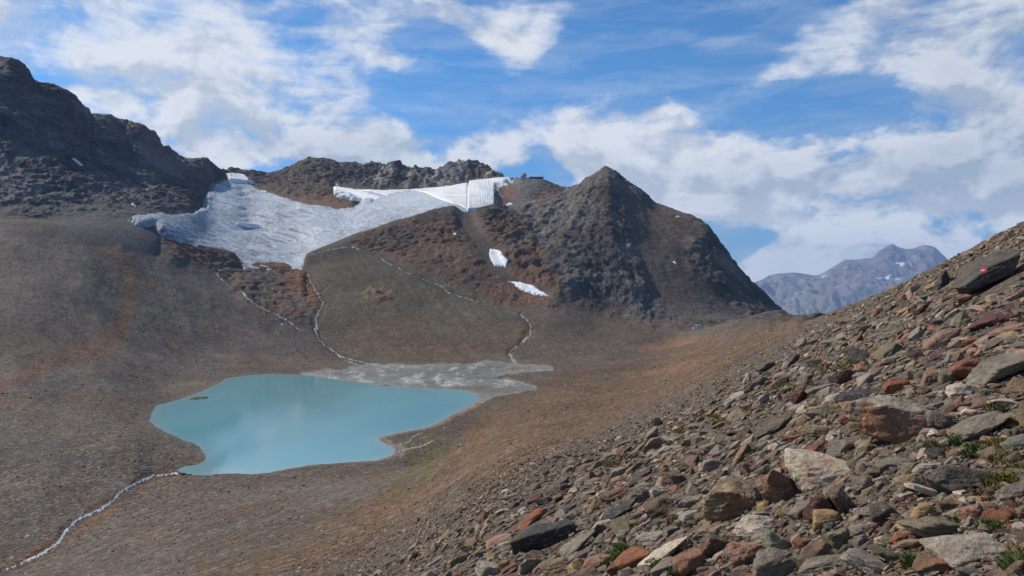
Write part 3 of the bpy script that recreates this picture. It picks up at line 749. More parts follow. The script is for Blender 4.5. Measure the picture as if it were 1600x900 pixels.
G_MAIN = [(198, 344), (214, 338), (240, 335), (272, 337), (300, 333), (318, 325), (318, 312), (330, 296), (332, 289), (350, 283), (372, 279), (384, 281), (396, 292), (410, 298), (440, 308), (470, 317), (500, 322), (530, 327), (552, 326), (560, 319), (568, 316), (560, 312), (540, 305), (524, 300), (521, 292), (545, 294), (560, 298), (600, 299), (650, 297), (700, 292), (750, 286), (800, 280), (800, 285), (772, 296), (772, 330), (735, 345), (700, 350), (640, 360), (560, 392), (500, 400), (486, 410), (475, 430), (380, 430), (355, 405), (300, 395), (262, 376), (245, 362), (240, 352), (222, 356)]
A, rocky, lay, n1, n2, n3, scr, qx, qy = paint(B)
left = sstep(356, 338, qx)
lay(left * 0 + 1, (.088, .072, .062), 1.0)
lay(left, (.078, .071, .074), 1.0)
lay(left * sstep(.02, .35, fbm(P, 200, 5, .6, off=15)) * .7, (.082, .060, .052), 1.0)
lay(left * sstep(.1, .4, fbm(P, 150, 5, .6, off=35)) * .7, (.100, .096, .096), .8)
lm2 = fbm(np.stack([(P[..., 0] + 1.1 * P[..., 2]) * 1.0, .3 * P[..., 1], .4 * (P[..., 2] - P[..., 0])], -1), 75, 6, .64, off=115)
lm3 = fbm(P, 22, 4, .62, off=19)
lm2 = lm2 + .45 * lm3
lay(left * sstep(.05, .2, lm2) * .85, (.150, .140, .136), 1.0)
lay(left * sstep(-.05, -.2, lm2) * .85, (.036, .032, .034), 1.0)
lay(left * sstep(300, 335, qy + 10 * scr) * sstep(330, 240, qx), (.080, .074, .072), .15)
lay(left * sstep(-12, 12, poly_sd([(150, 190), (240, 195), (330, 262), (300, 290), (220, 240)], qx, qy) + 12 * scr) * .7, (.105, .074, .058), 1.0)
mid = (1 - left) * sstep(800, 780, qx)
cr2 = fbm(np.stack([P[..., 0] + .35 * P[..., 2], .2 * P[..., 1], .35 * P[..., 2]], -1), 46, 6, .64, off=45)
lay(mid * sstep(.0, .16, cr2) * sstep(540, 580, qx), (.34, .31, .265), 1.0)
lay(mid * sstep(-.04, -.2, cr2) * sstep(540, 580, qx), (.07, .062, .06), 1.0)
lay(mid * sstep(-6, 6, poly_sd([(680, 275), (705, 258), (725, 256), (718, 280), (690, 290)], qx, qy) + 5 * scr), (.19, .185, .18), 1.0)
lay(mid * sstep(540, 520, qx) * .9, (.110, .084, .062), .8)
lay(mid * sstep(-6, 6, poly_sd([(500, 248), (540, 258), (560, 285), (575, 300), (530, 292), (515, 270)], qx, qy) + 3 * scr), (.085, .070, .066), .2)
lay(sstep(-4, 4, poly_sd([(470, 312), (500, 304), (545, 312), (560, 320), (552, 330), (470, 330)], qx, qy) + 3 * scr), (.150, .088, .055), .9)
kn = sstep(770, 790, qx)
lay(kn, (.150, .142, .135), .9)
lay(kn * sstep(-5, 5, poly_sd([(772, 300), (800, 288), (806, 310), (790, 325), (772, 325)], qx, qy) + 5 * scr), (.165, .100, .070), .8)
lay(kn * sstep(-5, 5, poly_sd([(838, 300), (900, 290), (905, 300), (870, 320), (830, 322)], qx, qy) + 5 * scr), (.165, .105, .072), .5)
rid = fbm(P, 190, 7, .56, True, off=3.0)
crag = fbm(P, 55, 6, .60, True, off=13.0)
strat = fbm(np.stack([P[..., 0] * 1.0 + .25 * P[..., 2], .12 * P[..., 1], .22 * P[..., 2]], -1), 75, 6, .58, True, off=25)
diag = fbm(np.stack([(P[..., 0] + 1.1 * P[..., 2]) * 1.0, .1 * P[..., 1], .25 * (P[..., 2] - P[..., 0])], -1), 80, 6, .58, True, off=25)
ice = sstep(-8, 3, poly_sd(G_MAIN, qx, qy))
steep = sstep(1.5, 2.6, B.k)[:, None]
fineb = fbm(P, 24, 5, .6, True, off=33)
steep_l = sstep(1.95, 3.1, B.k[:, None] + .75 * fbm(P, 160, 4, .55, off=63) + .25 * fineb)
disp = steep_l * left * (9 * rid + 5 * crag + 20 * diag + 7 * fineb - 9)
disp += steep * mid * (6 * rid + 12 * crag + (24 * strat - 9) * sstep(530, 590, qx) + 9 * fineb - 6)
disp += steep * (1 - left) * (1 - mid) * (2.5 * rid + 6 * crag + 4 * fineb)
disp = disp * (1 - ice) + (1 - steep) * (1 - ice) * (1.5 * fbm(P, 60, 5, .5, off=2))
ling = sstep(-6, 5, poly_sd([(470, 316), (500, 306), (520, 312), (545, 313), (557, 320), (550, 330), (470, 330)], qx, qy))
disp += ling * (9 + 4 * crag)
disp += sstep(-3, 2.5, poly_sd([(566, 320), (572, 315.5), (580, 317), (579, 321), (570, 323)], qx, qy)) * 8

B.P = B.base + B.normals() * disp[..., None]
B.alb = A * np.where(left[..., None] > .5, .95, np.array((.98, .92, .86))).astype(np.float32); B.attrs = {'rocky': rocky, 'wet': np.zeros_like(rocky)}
B.prepare()

# ------------------------------------------------------------------ distant mountain
px_f = np.linspace(960, 1960, 420)
F_LINES = [
    [(900, 520, 6600), (1960, 520, 6600)],
    [(900, 482, 7400), (1200, 470, 7400), (1300, 462, 7400), (1400, 450, 7400), (1960, 470, 7400)],
    [(900, 462, 8200), (1185, 452, 8000), (1250, 440, 8100), (1330, 430, 8100), (1400, 418, 8200), (1500, 425, 8200), (1960, 460, 8200)],
    [(900, 445, 9000), (1130, 452, 8600), (1185, 438, 8600), (1205, 429, 8700), (1240, 425.5, 8800), (1276, 429, 8900), (1300, 417, 8900), (1323, 405, 8900), (1345, 404, 8950), (1362, 402, 9000), (1372, 393, 9000), (1386, 384, 9000), (1394, 380.5, 9000), (1404, 386, 9000), (1418, 388.5, 9050), (1432, 386, 9050), (1447, 383, 9050), (1458, 385, 9050), (1470, 395, 9050), (1483, 407, 9050), (1510, 425, 9100), (1560, 438, 9100), (1700, 430, 9200), (1960, 440, 9200)],
    [(900, 480, 10000), (1960, 480, 10000)],
]
F_LINES = [[(a_, b_, c_ * 2.5) for a_, b_, c_ in ln] for ln in F_LINES]
FS = Sheet(F_LINES, px_f, [20, 60, 90, 6])
P = FS.base
qx, qy = FS.proj()
fr = fbm(P, 1700, 7, .60, True, off=5); fr2 = fbm(np.stack([P[..., 0] + .6 * P[..., 2], .3 * P[..., 1], .35 * P[..., 2]], -1), 620, 6, .58, True, off=9)
FS.P = FS.base + FS.normals() * ((300 * (fr - .75) + 420 * (fr2 - .75)) * (sstep(.2, .8, FS.k) * (1 - .93 * sstep(2.3, 2.95, FS.k)))[:, None])[..., None]
A = np.empty(P.shape, np.float32); A[:] = (.21, .19, .185)  # rock albedo raised so the distant faces look sunlit through the haze
fm = sstep(-.1, .3, fbm(P, 1000, 6, .62, off=44))[..., None]
A = A * (1 - fm) + np.array((.33, .26, .21)) * fm
gm = (sstep(-10, 20, 1300 - qx + 30 * fbm(P, 500, 4, .6)) * sstep(.0, .3, fbm(P, 400, 5, .6, off=81) + .1))[..., None]
A = A * (1 - gm) + np.array((.34, .31, .22)) * gm
FS.alb = A; FS.attrs = {'rocky': np.ones(P.shape[:2], np.float32), 'wet': np.zeros(P.shape[:2], np.float32)}
FS.prepare()

# ------------------------------------------------------------------ objects of the land
nr, nc = T.P.shape[:2]
cqx = (T.qx[:-1, :-1] + T.qx[1:, 1:]) / 2; cqy = (T.qy[:-1, :-1] + T.qy[1:, 1:]) / 2
ck = (T.k[:-1][:, None] + 0 * cqx)
cd = (T.P[:-1, :-1, 1] + T.P[1:, 1:, 1]) / 2
PEAK_CUT = [(478, 470), (478, 380), (540, 340), (700, 300), (946, 220), (1130, 340), (1260, 480), (1300, 700), (1180, 505), (1090, 505), (1000, 500), (940, 482), (880, 486), (800, 480), (760, 472), (700, 447), (610, 402), (545, 384), (490, 394)]
peak = ((poly_sd(PEAK_CUT, cqx, cqy) > 0) & (cd > 1080)) | ((ck > 11) & (cqx > 480))
fore = (poly_sd(Z_FOREG, cqx, cqy) > 0) & (cd < 420) & (ck < 4.2)
fore |= ck < 1
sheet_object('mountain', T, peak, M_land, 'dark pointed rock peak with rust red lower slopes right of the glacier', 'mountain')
sheet_object('scree_slope', T, fore & ~peak, M_near, 'near hillside of stony grey and brown scree rising to the right', 'slope')
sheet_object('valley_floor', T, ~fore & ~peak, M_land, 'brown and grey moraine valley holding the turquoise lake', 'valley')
bqx = (B.qx[:-1, :-1] + B.qx[1:, 1:]) / 2; bk = B.k[:-1][:, None] + 0 * bqx
sheet_object('mountain', B, bqx < 353, M_land, 'steep dark shaded mountainside on the far left', 'mountain')
sheet_object('mountain', B, (bqx >= 353) & (bqx < 797), M_land, 'jagged grey and brown rock crest behind the glacier', 'mountain')
sheet_object('hill', B, bqx >= 797, M_land, 'grey rock knoll below the summit restaurant', 'hill')
sheet_object('mountain', FS, np.ones((FS.P.shape[0] - 1, FS.P.shape[1] - 1), bool), M_far, 'distant blue hazy mountain with snow patches above the pass', 'mountain')
# ground under and behind the viewer
gx, gy = np.meshgrid(np.linspace(-30, 48, 60), np.linspace(-22, 34, 36))
gz = -1.6 + .364 * gx - .157 * gy - 1.2 * np.clip(np.minimum(gy - 2.4, 1.0 * gy - np.abs(gx)), 0, 16) - .12
V = np.stack([gx, gy, gz], -1).reshape(-1, 3)
V[:, 2] += .05 * fbm(V, 1.6, 4, .55, off=67)
me = mesh_from('ground', V, grid_faces(36, 60), M_near, True, {'rocky': np.zeros(len(V)), 'wet': np.zeros(len(V))}, {'alb': np.tile((.105, .085, .066), (len(V), 1))})
tag(link(bpy.data.objects.new('ground', me)), 'stony ground underfoot at the viewpoint', 'ground', kind='structure')

# ================================================================== WATER AND ICE
def water_material():
    mt = bpy.data.materials.new('lake water')
    n, b = principled(mt)
    p = n.node('ShaderNodeNewGeometry').outputs['Position']
    big = n.noise(n.vmath('MULTIPLY', p, (1, .35, 1)), .012, 4, .55)
    c = n.mix(n.remap(big, .35, .68), col(.125, .325, .375), col(.155, .385, .43))
    edge_ = n.remap(n.math('ADD', n.attr('shore', 'Fac'), n.math('MULTIPLY', n.noise(p, .06, 4, .6), 8.0)), 3, 15, .6, 0, True)
    c = n.mix(edge_, c, col(.26, .36, .36))
    n.setin(b.inputs['Base Color'], c)
    rip = n.noise(p, .9, 4, .6)
    rip2 = n.noise(n.vmath('MULTIPLY', p, (1, 2.2, 1)), .22, 4, .6)
    sepn = n.node('ShaderNodeSeparateXYZ'); n.link(p, sepn.inputs[0])
    # wind roughens the open water, the corner under the left bank lies calm
    calm = n.math('ADD', n.math('MULTIPLY', sepn.outputs[0], 1.0), n.math('MULTIPLY', n.math('SUBTRACT', big, .5), 160.0))
    calm = n.remap(calm, -175, -95, 1.0, 0.0, True)
    n.setin(b.inputs['Roughness'], n.remap(calm, 0, 1, .17, .05))
    b.inputs['IOR'].default_value = 1.85
    hb = n.math('ADD', n.math('MULTIPLY', rip, .05), n.math('MULTIPLY', rip2, .12))
    far_w = n.remap(sepn.outputs[1], 380, 760, .8, 3.0)
    hb = n.math('MULTIPLY', hb, n.math('MULTIPLY', far_w, n.remap(calm, 0, 1, 1.0, .12)))
    n.setin(b.inputs['Normal'], n.bump(hb, 1.0, 1.0))
    return mt

cx_ = sum(p[0] for p in SHORE) / len(SHORE); cy_ = sum(p[1] for p in SHORE) / len(SHORE)
x0, x1 = min(p[0] for p in SHORE) - 12, max(p[0] for p in SHORE) + 12
y0, y1 = min(p[1] for p in SHORE) - 8, max(p[1] for p in SHORE) + 12
gx, gy = np.meshgrid(np.linspace(x0, x1, 150), np.linspace(y0, y1, 190))
s = poly_sd(SHORE, gx, gy)
sm = np.maximum(np.maximum(s[:-1, :-1], s[1:, :-1]), np.maximum(s[:-1, 1:], s[1:, 1:]))
f = grid_faces(190, 150, sm > -9)
V = np.stack([gx, gy, np.full_like(gx, LAKE_Z)], -1).reshape(-1, 3)
used, f = compact(V, f)
me = mesh_from('lake_water', V[used], f, water_material(), True, {'shore': s.reshape(-1)[used]})
tag(link(bpy.data.objects.new('lake_water', me)), 'turquoise glacial lake in the valley floor', 'lake', kind='structure')

def ice_material():
    mt = bpy.data.materials.new('glacier ice')
    n, b = principled(mt)
    p = n.node('ShaderNodeNewGeometry').outputs['Position']
    su = n.attr('qx', 'Fac'); sv = n.attr('qy', 'Fac')
    big = n.noise(p, .006, 6, .6)
    flow = n.noise(n.vmath('MULTIPLY', n.combine(n.math('ADD', su, n.math('MULTIPLY', sv, .9)), n.math('SUBTRACT', sv, n.math('MULTIPLY', su, .35)), 0.0), (.045, .10, 1)), 1.0, 10, .72, 2.2)
    grit = n.noise(p, .05, 9, .72)
    spk = n.noise(p, .12, 7, .75)
    c = n.mix(n.remap(big, .35, .65), col(.43, .485, .54), col(.58, .63, .68))
    c = n.mix(n.remap(flow, .48, .64, 0, .75), c, col(.20, .235, .28))
    c = n.mix(n.remap(grit, .50, .66, 0, .6), c, col(.24, .26, .29))
    patchy = n.noise(p, .018, 8, .7)
    c = n.mix(n.remap(patchy, .5, .68, 0, .55), c, col(.22, .25, .29))
    c = n.mix(n.remap(spk, .53, .64, 0, .75), c, col(.13, .135, .15))
    c = n.mix(n.remap(spk, .44, .32, 0, .7), c, col(.72, .77, .82))
    dirt = n.attr('dirt', 'Fac')
    dm = n.math('MULTIPLY', dirt, n.remap(n.math('ADD', n.math('MULTIPLY', spk, .6), n.math('MULTIPLY', grit, .4)), .36, .58))
    c = n.mix(n.math('MINIMUM', n.math('MULTIPLY', dm, .95), .9), c, col(.135, .14, .155))
    up = n.remap(sv, 345, 300, 0, 1)
    c = n.mix(n.math('MULTIPLY', up, n.remap(su, 420, 600, .12, .75)), c, col(.58, .62, .66))
    rim = n.remap(n.attr('inner', 'Fac'), 0, 9, .55, 0)
    c = n.mix(n.math('MULTIPLY', rim, n.remap(grit, .35, .6)), c, col(.17, .155, .145))
    n.setin(b.inputs['Base Color'], c)
    b.inputs['Roughness'].default_value = .75
    b.inputs['Specular IOR Level'].default_value = .3
    hb = n.math('ADD', n.math('MULTIPLY', grit, 5.0), n.math('MULTIPLY', flow, 6.0))
    hb = n.math('ADD', hb, n.math('MULTIPLY', spk, 2.0))
    n.setin(b.inputs['Normal'], n.bump(hb, .75, 1.0))
    return mt
M_ice = ice_material()

def bbox_of(poly):
    a = np.array(poly, float)[:, :2]
    return (a[:, 0].min(), a[:, 1].min(), a[:, 0].max(), a[:, 1].max())

def jag(qx, qy, s):
    return s * (gnoise(qx / 9, qy / 9, qx * 0 + 1.7) + .6 * gnoise(qx / 4, qy / 4, qx * 0 + 5.7))

def ice_bumps(qx, qy, P, s):
    mounds = 0
    for (x, y, rx, ry, h) in [(376, 298, 9, 3, 5), (378, 309, 9, 3, 5), (380, 331, 11, 3, 4), (384, 341, 12, 4, 5), (386, 350, 14, 4, 5), (390, 360, 24, 5, 6)]:
        mounds = mounds - h * np.exp(-((qx - x) / rx) ** 2 - ((qy - y) / ry) ** 2)
    return mounds - 4.6 * sstep(285, 235, x) * np.clip(s / 6, 0, 1) + 1.3 * fbm(P, 60, 5, .6, True, off=6) * np.clip(s / 6, 0, 1)
def ice_dirt(x, y, P):
    v = 0
    for (a_, b_, rx, ry, h) in [(375, 297, 10, 1.6, .8), (378, 307, 9, 1.6, .8), (380, 319, 10, 1.4, .6), (379, 331, 12, 1.5, .8), (385, 341, 12, 2.2, 1), (393, 350, 11, 2, .7), (388, 362, 26, 4, .9), (412, 364, 10, 3, .8), (437, 347, 5, 4, .6), (440, 362, 7, 4, .6), (300, 350, 30, 5, .4), (290, 372, 40, 8, .35), (540, 330, 30, 2, .3), (405, 402, 25, 4, .5), (455, 404, 10, 8, .4), (250, 345, 14, 5, .7), (210, 340, 20, 5, .6)]:
        v = v + h * np.exp(-((x - a_) / rx) ** 2 - ((y - b_) / ry) ** 2)
    swirl = gnoise((x + .8 * y) / 34 + .5 * gnoise(x / 40, y / 30, x * 0), (y - .30 * x) / 4.2, x * 0 + .4) + .6 * gnoise((x + .8 * y) / 16, (y - .30 * x) / 2.2, x * 0 + 3.4)
    v = v + .75 * sstep(.12, .6, swirl) * sstep(520, 440, x) + .4 * sstep(.25, .7, swirl)
    v = v + .5 * sstep(-.1, .5, gnoise(x / 45, y / 22, x * 0 + 7.4)) * sstep(320, 345, y)
    return np.clip(v, 0, 1.2)
g_ob = drape('glacier', B, lambda x, y, P: poly_sd(G_MAIN, x, y) + jag(x, y, 2.2), bbox_of(G_MAIN), (1150, 2420), 7.0, 6.0, M_ice, 2, ice_bumps, dirt=ice_dirt)
tag(g_ob, 'grey blue glacier tongue spilling between the rock ridges', 'glacier', kind='structure')

# ================================================================== SNOW, FLEECE COVERS, STREAMS
def simple_material(name, rgb, rough=.8, spec=.3, metal=0.0, var=.15, scale=3.0, bump=0.0):
    mt = bpy.data.materials.new(name)
    n, b = principled(mt)
    tcn = n.node('ShaderNodeTexCoord').outputs['Object']
    nz = n.noise(tcn, scale, 6, .62)
    c = n.mix(n.remap(nz, .3, .7), col(*[q * (1 - var) for q in rgb]), col(*[min(.95, q * (1 + var)) for q in rgb]))
    n.setin(b.inputs['Base Color'], c)
    b.inputs['Roughness'].default_value = rough
    b.inputs['Specular IOR Level'].default_value = spec
    b.inputs['Metallic'].default_value = metal
    if bump: n.setin(b.inputs['Normal'], n.bump(nz, .6, bump))
    return mt

def snow_material():
    mt = bpy.data.materials.new('old snow')
    n, b = principled(mt)
    p = n.node('ShaderNodeNewGeometry').outputs['Position']
    nz = n.noise(p, .25, 7, .7); n2_ = n.noise(p, .06, 5, .6)
    c = n.mix(n.remap(nz, .35, .65), col(.70, .73, .77), col(.86, .87, .88))
    c = n.mix(n.remap(n2_, .50, .68, 0, .5), c, col(.42, .40, .37))
    rim = n.remap(n.math('ADD', n.attr('inner', 'Fac'), n.math('MULTIPLY', nz, 1.6)), .6, 2.6, .75, 0)
    c = n.mix(rim, c, col(.36, .33, .30))
    n.setin(b.inputs['Base Color'], c)
    b.inputs['Roughness'].default_value = .8
    n.setin(b.inputs['Normal'], n.bump(nz, .5, 1.0))
    return mt
M_snow = snow_material()

def fleece_material(name, seams, stain):
    mt = bpy.data.materials.new(name)
    n, b = principled(mt)
    p = n.node('ShaderNodeNewGeometry').outputs['Position']
    su = n.attr('qx', 'Fac'); sv = n.attr('qy', 'Fac')
    nz = n.noise(p, .05, 7, .68)
    c = n.mix(n.remap(nz, .35, .65), col(.74, .74, .73), col(.86, .86, .85))
    if stain:
        st = n.noise(n.vmath('MULTIPLY', n.combine(su, sv, 0.0), (.03, .16, 1)), 1.0, 7, .62, .4)
        c = n.mix(n.remap(st, .44, .66, 0, stain), c, col(.56, .46, .36))
        c = n.mix(n.remap(n.noise(p, .16, 6, .7), .52, .7, 0, .6 * stain), c, col(.50, .50, .50))
    if seams:
        wv = n.math('SINE', n.math('ADD', n.math('MULTIPLY', su, 2 * math.pi / seams), n.math('MULTIPLY', n.noise(p, .02, 5, .7), 9.0)))
        c = n.mix(n.remap(wv, .6, .98, 0, .22), c, col(.46, .48, .52))
    n.setin(b.inputs['Base Color'], c)
    b.inputs['Roughness'].default_value = .7
    n.setin(b.inputs['Normal'], n.bump(nz, .5, 3.0))
    return mt
M_fl = fleece_material('white fleece', 0, .25)
M_fl_stain = fleece_material('stained fleece', 0, .6)
M_fl_seam = fleece_material('seamed fleece', 3.4, .45)

def patch(name, sh, poly, drange, lift, edge, mat, label, cat, kind=None, group=None, f=3, jagm=.5, extra=None):
    o = drape(name, sh, lambda x, y, P: poly_sd(poly, x, y) + jag(x, y, jagm), bbox_of(poly), drange, lift, edge, mat, f, extra, single=True)
    return tag(o, label, cat, group, kind)

def blob_poly(x, y, rx, ry, rot=0, n=10, seed=0):
    rr = random.Random(seed * 77 + int(x * 3) + int(y))
    out = []
    for i in range(n):
        a = 2 * math.pi * i / n; k = rr.uniform(.7, 1.15)
        u, v = rx * k * math.cos(a), ry * k * math.sin(a)
        out.append((x + u * math.cos(R(rot)) + v * math.sin(R(rot)), y - u * math.sin(R(rot)) + v * math.cos(R(rot))))
    return out

# the covers on the upper glacier
patch('glacier_cover', B, [(354.5, 277), (366, 276.3), (380, 278.2), (390, 286.5), (386, 291.5), (368, 289.5), (355, 288.5)], (1900, 2460), 16, 2.0, M_fl, 'small white fleece block at the head of the glacier below the left col', 'glacier cover', f=3, jagm=.2)
patch('glacier_cover', B, [(521, 292.5), (545, 296), (570, 301.5), (594, 309.5), (598, 312), (588, 318.5), (575, 316), (560, 314.5), (540, 312), (522, 306.5)], (1850, 2400), 8, 2.5, M_fl, 'white cover sheet with a raised slanting upper edge above the brown outcrop', 'glacier cover', f=3, jagm=.15)
patch('glacier_cover', B, [(550, 297.5), (600, 299.5), (650, 298), (700, 293.2), (732, 287.5), (731, 334), (715, 327), (690, 319), (670, 309), (648, 302.5), (622, 307), (606, 312), (575, 303)], (1500, 2420), 10, 3, M_fl_stain, 'long dirt stained white cover across the middle of the upper glacier', 'glacier cover', f=3, jagm=.6)
patch('glacier_cover', B, [(732.5, 286.8), (772, 282.6), (798, 279.4), (799, 285.5), (774.5, 292.5), (773.5, 301), (771, 304), (771, 331), (745, 335), (728, 336)], (1500, 2420), 13, 2, M_fl_seam, 'bright white cover of vertical fleece strips next to the restaurant knoll', 'glacier cover', f=3, jagm=.15,
      extra=lambda x, y, P, s: .35 * np.sin(x * 2 * math.pi / 3.4 + 2 * gnoise(x / 9, y / 14, x * 0)) * (.5 + gnoise(x / 6, y / 20, x * 0 + 3)) + .5 * gnoise(x / 5, y / 9, x * 0 + 6))
patch('glacier_cover', B, [(784, 326.5), (789, 322), (794, 319), (799, 319.8), (805.5, 326.5), (798, 329.5), (787, 329.5)], (1500, 2300), 10, 4, M_fl, 'cream white covered mound below the restaurant knoll', 'glacier cover', f=3, jagm=.2)
patch('glacier_cover', B, [(367, 353), (395, 355), (406, 357.4), (404, 359.2), (385, 357.4), (368, 355.6)], (1150, 2400), 11, 1.2, M_fl, 'narrow white strip of cover lying across the middle of the ice', 'glacier cover', f=3, jagm=.2)
patch('glacier_cover', B, [(390, 284.2), (396.5, 286), (396, 288), (389, 287.2)], (1900, 2460), 8, 1.2, M_fl, 'tiny white cover just right of the fleece block at the glacier head', 'glacier cover', f=3, jagm=.2)
patch('glacier_cover', B, [(406, 299.5), (413, 301), (417.5, 300), (417, 303.5), (408, 302.5)], (1900, 2460), 8, 1.2, M_fl, 'tiny white cover at the edge of the brown ridge right of the glacier head', 'glacier cover', f=3, jagm=.2)
# snow
patch('snow_patch', T, [(764.4, 388.3), (776.7, 389.6), (784.6, 393.8), (785.8, 398.7), (793.8, 406.7), (793.5, 412.8), (791, 418.7), (786.5, 417), (773, 415.8), (768, 408), (764, 402), (765, 392.6)], (1150, 1500), 2, 2.2, M_snow, 'largest white snow patch, upright, in the scree gully among red rocks', 'snow patch', f=4, jagm=1.1,
      extra=lambda x, y, P, s: .25 * np.sin((x + .3 * y) * 2.2))
patch('snow_patch', T, [(793.8, 439.4), (806, 439.8), (815.8, 441.2), (833, 446.4), (841.5, 452), (858.6, 463), (834, 461.2), (825.6, 457.4), (814.6, 453), (806.6, 447.6), (803.6, 444)], (1050, 1400), 2, 2.2, M_snow, 'curved white snow patch tapering to a point at the foot of the gully', 'snow patch', f=4, jagm=1.1)
for sh, x, y, rx, ry, rot, dr, lab in [
    (T, 711, 365.5, 3.4, 1.8, -10, (1200, 1700), 'tiny snow patch on the red rock left of the scree gully'),
    (T, 1054.5, 410.5, 4.2, 1.6, -38, (1200, 1700), 'small slanting snow fleck on the right face of the dark peak'),
    (T, 1059, 338.5, 4.0, 1.3, 0, (1400, 1700), 'small snow fleck high on the right shoulder of the dark peak'),
    (B, 876, 312.5, 5.0, 2.0, -14, (1900, 2300), 'small white snow patch in the saddle left of the dark peak'),
    (B, 858, 312, 1.8, 2.2, 30, (1900, 2300), 'tiny snow fleck in the saddle nearer the restaurant knoll'),
    (B, 121, 253, 13.5, 2.4, -38, (1200, 1800), 'long slanting snow streak high on the left mountainside'),
    (B, 181, 295, 2.6, 1.4, -40, (1200, 1900), 'tiny snow fleck midway down the left mountainside'),
    (B, 209, 321, 5.0, 1.5, -38, (1150, 1900), 'small snow streak low on the left mountainside above the ice edge'),
    (B, 527, 289, 4.6, 1.1, -40, (1900, 2600), 'small snow streak on the brown ridge above the left cover sheet'),
    (B, 697, 290.5, 2.6, 1.2, 0, (1900, 2600), 'tiny snow fleck at the foot of the grey crags above the covers')]:
    patch('snow_patch', sh, blob_poly(x, y, rx, ry, rot), dr, 1.6, 1.0, M_snow, lab, 'snow patch', f=3, jagm=.15, group='small snow flecks on the mountainsides')
for poly, lab in [
    ([(1397, 409), (1405, 411), (1412, 409), (1420, 409), (1416, 412), (1412, 418), (1406, 415), (1401, 412)], 'bright ragged snowfield below the summit of the distant mountain'),
    ([(1421, 410), (1426, 408), (1425, 412), (1427, 414), (1424, 418), (1422, 414)], 'thin upright snow streak right of the upper distant snowfield'),
    ([(1367, 434), (1376, 434), (1386, 432), (1393, 428), (1396, 428), (1392, 433), (1396, 435), (1408, 435), (1403, 438), (1390, 438), (1378, 437), (1370, 437)], 'wide branching snowfield lower on the distant mountain'),
    ([(1401, 425), (1404, 423.5), (1404, 427), (1401, 427)], 'tiny snow fleck between the two distant snowfields'),
    ([(1283, 432.5), (1291, 430), (1294, 431), (1285, 434.5)], 'thin pale snow streak on the left shoulder of the distant mountain'),
    ([(1266, 436.5), (1273, 434.5), (1274, 436), (1267, 438.5)], 'faint snow streak farthest left on the distant mountain')]:
    patch('snow_patch', FS, poly, (15500, 24600), 26, 1.0, M_snow, lab, 'snow patch', f=3, jagm=.2, group='snowfields on the distant mountain')

def torrent_material():
    mt = bpy.data.materials.new('running water')
    n, b = principled(mt)
    p = n.node('ShaderNodeNewGeometry').outputs['Position']
    nz = n.noise(p, .7, 7, .75); n2_ = n.noise(p, .2, 5, .6)
    c = n.mix(n.remap(nz, .42, .60), col(.15, .17, .185), col(.52, .55, .575))
    c = n.mix(n.remap(n2_, .46, .60, 0, .8), c, col(.15, .14, .13))
    n.setin(b.inputs['Base Color'], c)
    n.setin(b.inputs['Roughness'], n.remap(nz, .4, .6, .2, .7))
    n.setin(b.inputs['Normal'], n.bump(nz, .8, .4))
    return mt
M_torrent = torrent_material()

def gravel_material():
    mt = bpy.data.materials.new('stream gravel')
    n, b = principled(mt)
    p = n.node('ShaderNodeNewGeometry').outputs['Position']
    nz = n.noise(p, .35, 7, .75); v = n.voro(p, .8, out='Color')
    c = n.mix(n.remap(nz, .38, .62), col(.12, .115, .11), col(.34, .33, .31))
    c = n.mix(.5, c, n.mix(1.0, c, v, 'OVERLAY'))
    n.setin(b.inputs['Base Color'], c); b.inputs['Roughness'].default_value = .8
    n.setin(b.inputs['Normal'], n.bump(nz, .8, .8))
    return mt
M_gravel = gravel_material()

def stream(pts, label, mat=None, brk=1.6, drange=(150, 1500), lift=.35, name='stream'):
    pts_ = pts
    pts = [(a_, b_, c_ * (.42 if pts_[0][0] < 317 else .26) + .2) for a_, b_, c_ in pts]
    brk = brk * .62
    def sdf(x, y, P):
        return line_sd(pts, x + 1.6 * gnoise(x / 6, y / 6, x * 0 + 1.1), y + 1.2 * gnoise(x / 5, y / 5, x * 0 + 6.1)) + brk * gnoise(x / 5, y / 5, x * 0 + 3.3) + .5 * brk * gnoise(x / 2.2, y / 2.2, x * 0 + 2.3)
    a = np.array(pts); w_ = a[:, 2].max()
    o = drape(name, T, sdf, (a[:, 0].min() - w_, a[:, 1].min() - w_, a[:, 0].max() + w_, a[:, 1].max() + w_), drange, lift, .9, mat or M_torrent, 4)
    return tag(o, label, 'stream', kind='structure')
stream([(316, 734.5, 1.6), (300, 736, 2.0), (262, 741, 2.2), (240, 744, 3.2), (225, 750, 3.4), (205, 760, 3.8), (188, 770, 3.6), (178, 782, 4.2), (160, 795, 4), (140, 804, 4), (118, 815, 4), (102, 832, 4.5), (95, 845, 4.4), (80, 857, 3.6), (62, 868, 3.4), (35, 880, 2.6), (5, 893, 2)], 'white foaming stream running out of the lake to the lower left', brk=2.6, drange=(190, 420))
stream([(352, 410, 1.2), (349, 417, 1.6), (339, 428, 1.8), (345, 436, 1.8), (352, 441, 1.5), (360, 448, 1.2)], 'upper left meltwater cascade just below the glacier edge', drange=(950, 1300))
stream([(375, 451, 1.6), (383, 462, 2.0), (392, 470, 2.0), (404, 479, 1.6), (420, 486, 1.6), (434, 493, 2.0), (446, 499, 2.0), (458, 507, 1.6), (470, 517, 1.2)], 'bright white cascade dropping over the red rocks below the glacier', drange=(900, 1300))
stream([(432, 497, 1.2), (436, 504, 1.8), (442, 508, 1.2)], 'short side spill beside the bright white cascade', drange=(900, 1300))
